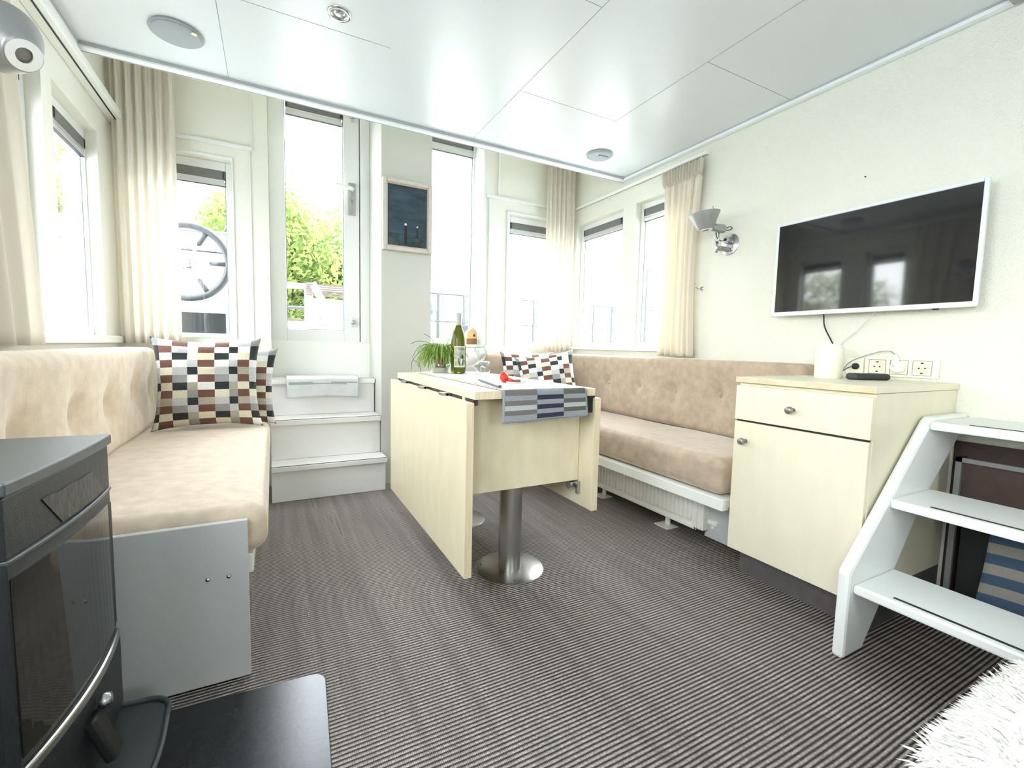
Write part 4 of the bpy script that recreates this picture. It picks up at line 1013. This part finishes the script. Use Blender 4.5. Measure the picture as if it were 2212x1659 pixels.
# ------------------------------------------------------------------ stairs on the right
sr = thing('staircase', 'white open staircase with three treads beside the cabinet', 'stairs', (1.8, .45, 0))
def stringer(y0, y1):
    pts = [(1.474, 0), (1.585, 0), (1.905, .42), (2.135, .62), (2.197, .62), (2.197, .702), (1.925, .702), (1.905, .69), (1.476, .265)]
    bm = bmesh.new(); prism(bm, [(x, y0, z) for x, z in pts], (0, y1 - y0, 0)); return obj('stringer', bm, M['stair'], sr, bevel=.010)
stringer(.664, .697); stringer(-.30, -.267)
for x0, x1, z in ((1.500, 1.735, .227), (1.675, 1.935, .461), (1.893, 2.197, .690)):
    obj('tread', B(x0, x1, -.267, .664, z - .028, z), M['stair'], sr, bevel=.006)
    obj('edge_strip', B(x0 + .019, x0 + .028, -.20, .575, z - .001, z + .0014), M['black'], sr)
lk = thing('storage_locker', 'brown locker with grey metal edges behind the open stairs', 'locker', (2.15, .2, 0))
obj('back_board', B(2.182, 2.196, -.40, .690, 0, .60), M['brownboard'], lk)
bm = bmesh.new(); box(bm, 2.098, 2.112, .640, .656, 0, .555); box(bm, 2.098, 2.112, -.4, .656, .540, .555); obj('edge_frame', bm, M['greyframe'], lk)
obj('front_board', B(2.112, 2.122, -.4, .650, .33, .540), M['brownboard'], lk)
obj('dark_inside', B(2.15, 2.175, -.40, .64, .0, .33), M['ink'], lk)  # black slab stands in for the shade inside the locker
obj('side_board', B(2.122, 2.18, .650, .664, 0, .55), M['brownboard'], lk)
bm = bmesh.new(); NV = 60; rows = []
for j in range(NV + 1):
    v = j / NV; row = []
    for i in range(31):
        u = i / 30; row.append(bm.verts.new((2.03 + .012 * math.sin(u * 11) + .02 * v * 0, .535 + .03 * v ** 1.5 - u * .62, .345 - v * .345 + .004 * math.sin(u * 6))))
    rows.append(row)
for j in range(NV):
    for i in range(30):
        f = bm.faces.new((rows[j][i], rows[j][i + 1], rows[j + 1][i + 1], rows[j + 1][i])); f.material_index = 0 if int(j * .345 / NV / .034) % 2 == 0 else 1
tag(obj('striped_towel', bm, [M['towelblue'], M['towelcream']], smooth=True, solid=.006), 'blue and beige striped towel under the staircase', 'towel')

# ------------------------------------------------------------------ wood stove
C0 = Vector((-.305, 1.205, 0)); ang = math.radians(3.5)
A_ = Vector((-math.sin(ang), -math.cos(ang), 0)); B_ = Vector((-math.cos(ang), math.sin(ang), 0)); Zv = Vector((0, 0, 1))
def S(a, b, z): return C0 + A_ * a + B_ * b + Zv * z      # a along the front towards the viewer, b backwards
WS, DS = .36, .34
def bow(a, k): return -k * (1 - ((a - WS / 2) / (WS / 2)) ** 2)
def bowed(a0, a1, z0, z1, k, b_in, depth, n=16, top_k=None):
    """slab with a front face bowed outwards by k"""
    bm = bmesh.new(); top_k = k if top_k is None else top_k; ring = []
    for i in range(n + 1):
        a = a0 + (a1 - a0) * i / n
        ring.append((bm.verts.new(S(a, b_in + bow(a, k), z0)), bm.verts.new(S(a, b_in + bow(a, top_k), z1)), bm.verts.new(S(a, b_in + depth, z1)), bm.verts.new(S(a, b_in + depth, z0))))
    for p, q in zip(ring, ring[1:]):
        for e in range(4): bm.faces.new((p[e], p[(e + 1) % 4], q[(e + 1) % 4], q[e]))
    bm.faces.new(ring[0]); bm.faces.new(ring[-1][::-1]); return bm
sv = thing('wood_stove', 'black cast wood stove with curved glass door at the left edge', 'stove', S(.18, .17, 0))
obj('body', bowed(0.004, WS - .004, .115, .680, .004, .004, DS), M['stove'], sv, bevel=.004)
obj('top_plate', bowed(-.004, WS + .004, .682, .702, .006, -.006, DS + .012), M['stovetop'], sv, bevel=.003)
obj('upper_panel', bowed(0, WS, .592, .680, .008, .0, .02, top_k=.004), M['stove'], sv, bevel=.003)
# door: bowed lower towards the middle
dr_ = obj('stove_door', bowed(0, WS, .285, .590, .014, .0, .015, top_k=.009), M['stove'], sv, bevel=.003)
obj('door_glass', bowed(.030, WS - .006, .300, .565, .016, -.002, .01, top_k=.011), M['stoveglass'], dr_)
obj('door_edge', bowed(.002, .030, .300, .560, .016, -.0015, .01, top_k=.011, n=3), M['ink'], dr_)
obj('door_lip', bowed(.0, WS, .266, .285, .018, -.006, .03), M['brushed'], sv, bevel=.004)
obj('upper_lip', bowed(.0, WS, .586, .593, .011, -.003, .02), M['stovetop'], sv, bevel=.002)
obj('lower_panel', bowed(0, WS, .115, .270, .010, -.006, .02, top_k=.012), M['stove'], sv, bevel=.003)
bm = bmesh.new(); TRc, TLc, BLc, BRc = (.095, .648), (.272, .651), (.222, .597), (.046, .596); GR = {}
for i in range(13):
    for j in range(7):
        p_, q_ = i / 12, j / 6
        aa = (TRc[0] * (1 - p_) + TLc[0] * p_) * (1 - q_) + (BRc[0] * (1 - p_) + BLc[0] * p_) * q_; zz = (TRc[1] * (1 - p_) + TLc[1] * p_) * (1 - q_) + (BRc[1] * (1 - p_) + BLc[1] * p_) * q_
        kk_ = .008 + (zz - .592) / .088 * (.004 - .008); GR[(i, j)] = bm.verts.new(S(aa, bow(aa, kk_) - .0012, zz + .0015 * math.sin(i * 1.3) * (1 if j in (0, 6) else 0)))
for i in range(12):
    for j in range(6): bm.faces.new((GR[(i, j)], GR[(i + 1, j)], GR[(i + 1, j + 1)], GR[(i, j + 1)]))
obj('tape_patch', bm, M['tape'], sv, solid=.0012)
bm = bmesh.new(); superbox(bm, (0, 0, 0), (.010, .020, .045), .006, .02); bmesh.ops.rotate(bm, verts=bm.verts, cent=(0, 0, 0), matrix=Matrix.Rotation(-.35, 3, 'Y')); bmesh.ops.translate(bm, verts=bm.verts, vec=S(.19, -.035, .185)); 
obj('air_lever', bm, M['ink'], sv, smooth=True)
bm = bmesh.new(); lathe(bm, [(0, .012), (.011, .010), (.014, 0), (.012, -.006)], S(.165, -.030, .235), (1, 0, .1), 20); obj('lever_knob', bm, M['chrome'], sv, smooth=True)
# ash ledge with raised rim
bm = bmesh.new(); pts = []
for t_ in range(7): a = PI / 2 * t_ / 6; pts.append((.055 - .055 * math.sin(a) , -.095 - .0 + .055 - .055 * math.cos(a)))
outline = [(0.0 - .005, .01), (-.005, -.04)] + [(-.005 + .05 - .05 * math.cos(PI / 2 * k / 6), -.045 - .05 * math.sin(PI / 2 * k / 6)) for k in range(7)] + [(.18, -.108), (WS - .05, -.095), (WS, -.05), (WS, .01)]
ol = [S(a, b, .088) for a, b in outline]
prism(bm, ol, (0, 0, .012)); at_ = obj('ash_ledge', bm, M['stovetop'], sv, bevel=.003)
bm = bmesh.new(); tube(bm, smoothpath([S(a, b, .103) for a, b in outline], 4), .0055, n=8); obj('ledge_rim', bm, M['stovetop'], at_, smooth=True)
bm = bmesh.new()
obj('pedestal', bowed(.06, WS - .06, .003, .118, .0, .05, DS - .1), M['stove'], sv)
# floor plate
bm = bmesh.new(); r2 = math.radians(-3); ex = Vector((math.cos(r2), math.sin(r2), 0)); ey = Vector((-math.sin(r2), math.cos(r2), 0)); o0 = Vector((.112, 1.272, 0)) 
def FP(a, b): return o0 - ex * a - ey * b
pts = [FP(.035 - .035 * math.sin(PI / 2 * k / 6), .035 - .035 * math.cos(PI / 2 * k / 6)) for k in range(7)]
pts = pts[::-1]; pts = [FP(.82, .0)] + [FP(.035 - .035 * math.sin(PI / 2 * k / 6), .035 - .035 * math.cos(PI / 2 * k / 6)) for k in range(7)] + [FP(0, .95), FP(.82, .95)]
prism(bm, pts, (0, 0, .004)); tag(obj('floor_plate', bm, M['plate'], bevel=.001), 'black steel floor plate lying under and before the stove', 'floor plate')

# ------------------------------------------------------------------ stool with sheepskin
sl = thing('stool', 'stool hidden beneath the white sheepskin in the lower right corner', 'stool', (1.08, -.10, 0))
obj('seat', B(.80, 1.36, -.38, .16, .30, .335), M['birch'], sl, bevel=.006)
for x in (.82, 1.30):
    for y in (-.35, .11): obj('leg', B(x, x + .03, y, y + .03, 0, .30), M['birch'], sl)
bm = bmesh.new(); cx, cy = 1.075, -.11; rf = random.Random(5)
def skin_pt(a, q):
    ca, sa = math.cos(a), math.sin(a); se = (abs(ca) ** 4 + abs(sa) ** 4) ** -.25
    n_ = 1 + .03 * noise.noise(Vector((ca * 3, sa * 3, 0)))
    x = cx + .40 * q * ca * se * n_; y = cy + .385 * q * sa * se * n_
    return x, y, .372 + .035 * (1 - q * q) - .22 * max(0, q - .80) ** 1.3 * 4 + .02 * noise.noise(Vector((x * 7, y * 7, 1)))
GN = 64; G = {}
for i in range(GN):
    for j in range(25): G[(i, j)] = bm.verts.new(skin_pt(2 * PI * i / GN, max(j, .02) / 24))
for i in range(GN):
    for j in range(24): bm.faces.new([G[(i, j)], G[((i + 1) % GN, j)], G[((i + 1) % GN, j + 1)], G[(i, j + 1)]])
bm.faces.new([G[(i, 0)] for i in range(GN)][::-1])
sk_ = obj('sheepskin', bm, M['fur'], smooth=True, solid=.01); tag(sk_, 'fluffy white sheepskin draped over a stool in the lower right corner', 'sheepskin')
bm = bmesh.new()
for k in range(15000):
    a = rf.uniform(0, 2 * PI); q = math.sqrt(rf.random())
    if k % 3 == 0: q = rf.uniform(.8, 1.0)
    x, y, z = skin_pt(a, q)
    n3 = Vector((noise.noise(Vector((x * 25, y * 25, 0))), noise.noise(Vector((x * 25, y * 25, 7))), noise.noise(Vector((x * 25, y * 25, 3)))))
    d = Vector((math.cos(a) * (.3 + q), math.sin(a) * (.3 + q), 1.15 - q * 1.0)) + n3 * 1.6
    d.normalize(); Lh = rf.uniform(.022, .045); w = rf.uniform(.0025, .006); u, v, _ = frame_of(d); p = Vector((x, y, z)); crl = u * rf.uniform(-.012, .012)
    f = [bm.verts.new(p - u * w), bm.verts.new(p + u * w), bm.verts.new(p + v * w)]; m2 = p + d * Lh * .6 + crl * .4
    g_ = [bm.verts.new(m2 - u * w * .7), bm.verts.new(m2 + u * w * .7), bm.verts.new(m2 + v * w * .7)]; tip = bm.verts.new(p + d * Lh + crl - Zv * .006)
    for e in range(3): bm.faces.new((f[e], f[(e + 1) % 3], g_[(e + 1) % 3], g_[e])); bm.faces.new((g_[e], g_[(e + 1) % 3], tip))
o = obj('wool_tufts', bm, M['fur'], sk_, smooth=True, fix=False); o['kind'] = 'stuff'

# ------------------------------------------------------------------ outside: deck, rail, helm, trees, boat, furniture
struct(obj('outside_deck', B(-6, 12, 3.56, 7.2, .78, .86), M['deck']))
struct(obj('outside_water', B(-40, 40, -25, 60, -.6, -.5), M['water']))
hc = thing('helm_console', 'white steering console with a dark glossy box outside the back left window', 'console', (-.55, 4.25, .86))
obj('console_body', B(-1.3, -.19, 4.15, 4.55, .86, 1.70), M['boatwhite'], hc, bevel=.01)
obj('console_strip', B(-1.3, -.19, 4.143, 4.15, 1.555, 1.562), M['rail'], hc)
obj('console_top', B(-1.32, -.17, 4.13, 4.57, 1.70, 1.715), M['console'], hc)
obj('console_panel', B(-1.2, -.20, 4.140, 4.149, 1.565, 1.69), M['console'], hc)
obj('dark_box', B(-.62, -.28, 3.72, 3.95, .86, 1.085), M['plate'], hc, bevel=.004)
wc = Vector((-.515, 3.90, 1.44)); wh = thing('steering_wheel', 'black rimmed ship steering wheel seen through the back left window', 'steering wheel', wc)
fwd = Vector((-.12, -1, 0)).normalized(); u, v, _ = frame_of(fwd); R_ = .250
bm = bmesh.new(); tube(bm, [wc + R_ * (math.cos(2 * PI * i / 48) * u + math.sin(2 * PI * i / 48) * v) for i in range(49)], .024, n=12); obj('rim', bm, M['wheel'], wh, smooth=True)
for k in range(6):
    a = PI / 2 + PI / 3 * k + .52; d = math.cos(a) * Vector((1, -.12, 0)) + math.sin(a) * Zv
    bm = bmesh.new(); cyl(bm, wc + d * .14, wc + d * (R_ - .005), .017, n=12); s_ = obj('spoke_grip', bm, M['wheel'], wh, smooth=True)
    bm = bmesh.new(); cyl(bm, wc + d * .04, wc + d * .15, .010, n=10); obj('spoke', bm, M['chrome'], wh, smooth=True)
bm = bmesh.new(); lathe(bm, [(0, .03), (.03, .028), (.05, .015), (.052, 0), (.03, -.02), (.025, -.26)], wc, fwd, 28); obj('hub', bm, M['chrome'], wh, smooth=True)

# deck railing
def railing(name, label, x0, x1, y, z0, z1, step, m=M['rail'], r=.012, mid=True, axis='x'):
    t = thing(name, label, 'railing', ((x0 + x1) / 2, y, z0) if axis == 'x' else (y, (x0 + x1) / 2, z0))
    P = (lambda a, z: (a, y, z)) if axis == 'x' else (lambda a, z: (y, a, z))
    bm = bmesh.new(); tube(bm, [P(x0, z1), P(x1, z1)], r); obj('top_rail', bm, m, t)
    if mid:
        bm = bmesh.new(); tube(bm, [P(x0, (z0 + z1) / 2), P(x1, (z0 + z1) / 2)], r * .8); obj('mid_rail', bm, m, t)
    a = x0
    while a <= x1 + 1e-6:
        bm = bmesh.new(); box(bm, *( (a - r * 1.3, a + r * 1.3, y - r, y + r, z0, z1) if axis == 'x' else (y - r, y + r, a - r * 1.3, a + r * 1.3, z0, z1))); obj('post', bm, m, t); a += step
    return t
railing('deck_railing', 'dark metal deck railing seen through the tall window', 1.46, 5.54, 5.4, .86, 1.53, .34)
railing('deck_railing', 'dark metal railing outside the right wall windows', 3.3, 8.8, 4.6, .5, 1.49, 1.1, r=.009, axis='y')
bm = bmesh.new(); cyl(bm, (3.6, 3.77, -.5), (3.6, 3.77, 1.76), .035, n=16); tag(obj('mooring_post', bm, M['rail']), 'thick dark mooring post outside the right wall windows', 'post')
railing('deck_railing', 'low black rail behind the garden furniture', -1.2, 1.5, 6.9, .86, 1.37, 1.35, mid=False, r=.022)
bm = bmesh.new(); superbox(bm, (1.62, 5.56, 1.38), (.17, .06, .10), .05, .04, lambda p, h: p + Vector((0, 0, .05 * noise.noise(p * 9)))); tag(obj('tarpaulin', bm, M['bluecloth'], smooth=True), 'bundled blue tarpaulin on the railing outside the tall window', 'tarpaulin')
tag(obj('planter_box', B(2.06, 2.36, 4.95, 5.25, .86, 1.15), M['rail'], bevel=.01), 'dark planter box on the deck outside the tall window', 'planter')
# garden furniture behind the glazed door
bn = thing('slatted_bench', 'brown slatted garden bench back outside the glazed door', 'bench', (.9, 5.3, .86))
for i in range(6): obj('slat', B(.32, 1.5, 5.30 + i * .004, 5.315 + i * .004, 1.395 + i * .022, 1.411 + i * .022), M['slat'], bn)
for x in (.33, 1.44): obj('leg', B(x, x + .05, 5.33, 5.38, .86, 1.53), M['boatwhite'], bn)
obj('seat', B(.33, 1.49, 4.99, 5.36, 1.10, 1.13), M['boatwhite'], bn)
fb = thing('white_balustrade', 'white painted balustrade beyond the glazed door', 'railing', (.4, 6.2, .86))
obj('top_rail', B(-.5, 2.4, 6.2, 6.28, 1.555, 1.62), M['boatwhite'], fb)
for x in (-.3, .36, 1.3, 2.2): obj('post', B(x, x + .09, 6.21, 6.27, .86, 1.555), M['boatwhite'], fb)
obj('low_board', B(-.5, .36, 6.22, 6.26, 1.02, 1.16), M['boatwhite'], fb)
obj('low_shadow_board', B(-.5, .36, 6.215, 6.22, 1.17, 1.19), M['slat'], fb)
fc = thing('folding_chair', 'white folding chair with slanted legs outside the glazed door', 'chair', (.45, 5.0, .86))
for a, b_, mm in (((.35, 4.92, 1.46), (.66, 4.95, .87), M['console']), ((.35, 4.66, 1.46), (.66, 4.68, .87), M['console']), ((.60, 4.92, 1.13), (.30, 4.95, .87), M['boatwhite']), ((.60, 4.66, 1.13), (.30, 4.68, .87), M['boatwhite'])):
    bm = bmesh.new(); tube(bm, [a, b_], .017, n=8); obj('leg', bm, mm, fc)
obj('seat', B(.30, .60, 4.66, 4.92, 1.085, 1.11), M['boatwhite'], fc, bevel=.004)
obj('armrest', B(.34, .46, 4.64, 4.94, 1.24, 1.27), M['slat'], fc, bevel=.004)

def tree(label, c, rad, hgt, n, m, trunk_z, seed, nb=9):
    rt = random.Random(seed); t = thing('tree', label, 'tree', (c[0], c[1], trunk_z), 'trees beyond the deck')
    bm = bmesh.new(); bl = []
    for k in range(nb): bl.append((Vector((c[0] + rt.uniform(-.6, .6) * rad, c[1] + rt.uniform(-.5, .5) * rad, c[2] + rt.uniform(-.5, .5) * hgt)), rt.uniform(.35, .6) * rad))
    for k in range(n):
        b, r = bl[rt.randrange(nb)]; d = Vector((rt.gauss(0, 1), rt.gauss(0, 1), rt.gauss(0, 1))).normalized(); p = b + d * r * rt.uniform(.75, 1.05); p.z = c[2] + (p.z - c[2]) * (hgt / rad if hgt < rad else 1)
        s_ = rt.uniform(.035, .075); nn = (d + Vector((rt.gauss(0, .6), rt.gauss(0, .6), rt.gauss(0, .6)))).normalized(); u, v, _ = frame_of(nn); aa = rt.uniform(0, 6); e = math.cos(aa) * u + math.sin(aa) * v; f = nn.cross(e)
        bm.faces.new([bm.verts.new(p - e * s_), bm.verts.new(p - f * s_ * .45), bm.verts.new(p + e * s_), bm.verts.new(p + f * s_ * .45)])
    obj('foliage', bm, m, t, fix=False)
    bm = bmesh.new(); cyl(bm, (c[0], c[1], trunk_z), (c[0], c[1], c[2]), .12, .06, n=10); obj('trunk', bm, M['bark'], t)
tree('broad leafy tree straight behind the glazed door', (1.0, 9.8, 2.0), 2.1, 2.0, 34000, M['treeleaf'], -.5, 1, 16)
tree('leafy tree behind the ship steering wheel', (-4.6, 12.2, 2.4), 2.5, 2.6, 30000, M['treeleaf'], -.5, 2, 16)
tree('pale leafy tree glimpsed through the left wall window', (-7.2, 7.0, 1.5), 2.2, 1.7, 15000, M['treeleaf2'], -.5, 3, 14)
tree('low distant bush right of the tall window', (5.4, 14.0, 1.0), 1.9, 1.3, 12000, M['treeleaf2'], -.5, 4, 10)
bt_ = thing('moored_boat', 'white moored boat across the water beyond the right windows', 'boat', (9.5, 9.5, -.5))
bm = bmesh.new(); prism(bm, [(6.0, 9.0, -.4), (13.5, 9.0, -.4), (14.5, 9.0, .9), (5.4, 9.0, .9)], (0, 2.2, 0)); obj('hull', bm, M['boatwhite'], bt_, bevel=.05)
obj('cabin', B(7.2, 12.2, 9.2, 11.0, .9, 1.7), M['boatwhite'], bt_, bevel=.05)
for x in (7.7, 8.9, 10.1, 11.3): obj('window', B(x, x + .8, 9.18, 9.205, 1.15, 1.45), M['console'], bt_)

# ------------------------------------------------------------------ light
W = D.worlds.new('World'); bpy.context.scene.world = W; W.use_nodes = True; nt = W.node_tree
bg = nt.nodes['Background']
tc = nt.nodes.new('ShaderNodeTexCoord'); sp_ = nt.nodes.new('ShaderNodeSeparateXYZ'); nt.links.new(tc.outputs['Generated'], sp_.inputs[0])
rp = nt.nodes.new('ShaderNodeValToRGB'); rp.color_ramp.elements[0].position = 0.0; rp.color_ramp.elements[0].color = (0.96, 0.965, 0.97, 1)
rp.color_ramp.elements[1].position = 0.7; rp.color_ramp.elements[1].color = (0.91, 0.95, 1.0, 1)
nt.links.new(sp_.outputs['Z'], rp.inputs['Fac']); nt.links.new(rp.outputs['Color'], bg.inputs['Color'])
bg.inputs['Strength'].default_value = 7.0
def portal(loc, rot, sx, sy):
    l = D.lights.new('window_portal', 'AREA'); l.shape = 'RECTANGLE'; l.size = sx; l.size_y = sy; l.cycles.is_portal = True
    o = D.objects.new('window_portal', l); COL.objects.link(o); o.location = loc; o.rotation_euler = rot
for (a, b, z0, z1) in WL: portal((XL - T - .01, (a + b) / 2, (z0 + z1) / 2), (0, -PI / 2, 0), z1 - z0, b - a)
for (a, b, z0, z1) in WR: portal((XR + T + .01, (a + b) / 2, (z0 + z1) / 2), (0, PI / 2, 0), z1 - z0, b - a)
portal((.26, YD + .06, 1.70), (-PI / 2, 0, 0), .40, 1.48); portal((1.19, YD + .09, 1.70), (-PI / 2, 0, 0), .46, 1.6)
portal((-.41, YW + .31, 1.42), (-PI / 2, 0, 0), .44, 1.02); portal((1.83, YW + .31, 1.42), (-PI / 2, 0, 0), .46, 1.0)
portal((.85, YF - T - .01, 1.35), (PI / 2, 0, 0), .7, .7)

# ------------------------------------------------------------------ camera
cam = D.cameras.new('camera'); co = D.objects.new('camera', cam); COL.objects.link(co)
cam.sensor_width = 36; cam.sensor_fit = 'HORIZONTAL'; cam.lens = 982.27 / 2212 * 36; cam.clip_start = .02; cam.clip_end = 200
r = Vector((0.885222, -0.464601, 0.022976)); u = Vector((0.017297, 0.082235, 0.996463)); f = Vector((0.464847, 0.881693, -0.080832))
mw = Matrix(((r.x, u.x, -f.x, 0), (r.y, u.y, -f.y, 0), (r.z, u.z, -f.z, .9), (0, 0, 0, 1))); co.matrix_world = mw
sc = bpy.context.scene; sc.camera = co
sc.view_settings.view_transform = 'Standard'; sc.view_settings.look = 'None'; sc.view_settings.gamma = 1; sc.view_settings.exposure = 1.5
sc.view_settings.use_curve_mapping = False
try:
    sc.cycles.max_bounces = 12; sc.cycles.diffuse_bounces = 8; sc.cycles.transparent_max_bounces = 24; sc.cycles.transmission_bounces = 10; sc.cycles.caustics_reflective = False
    sc.cycles.use_denoising = True; sc.cycles.sample_clamp_indirect = 6
except Exception: pass
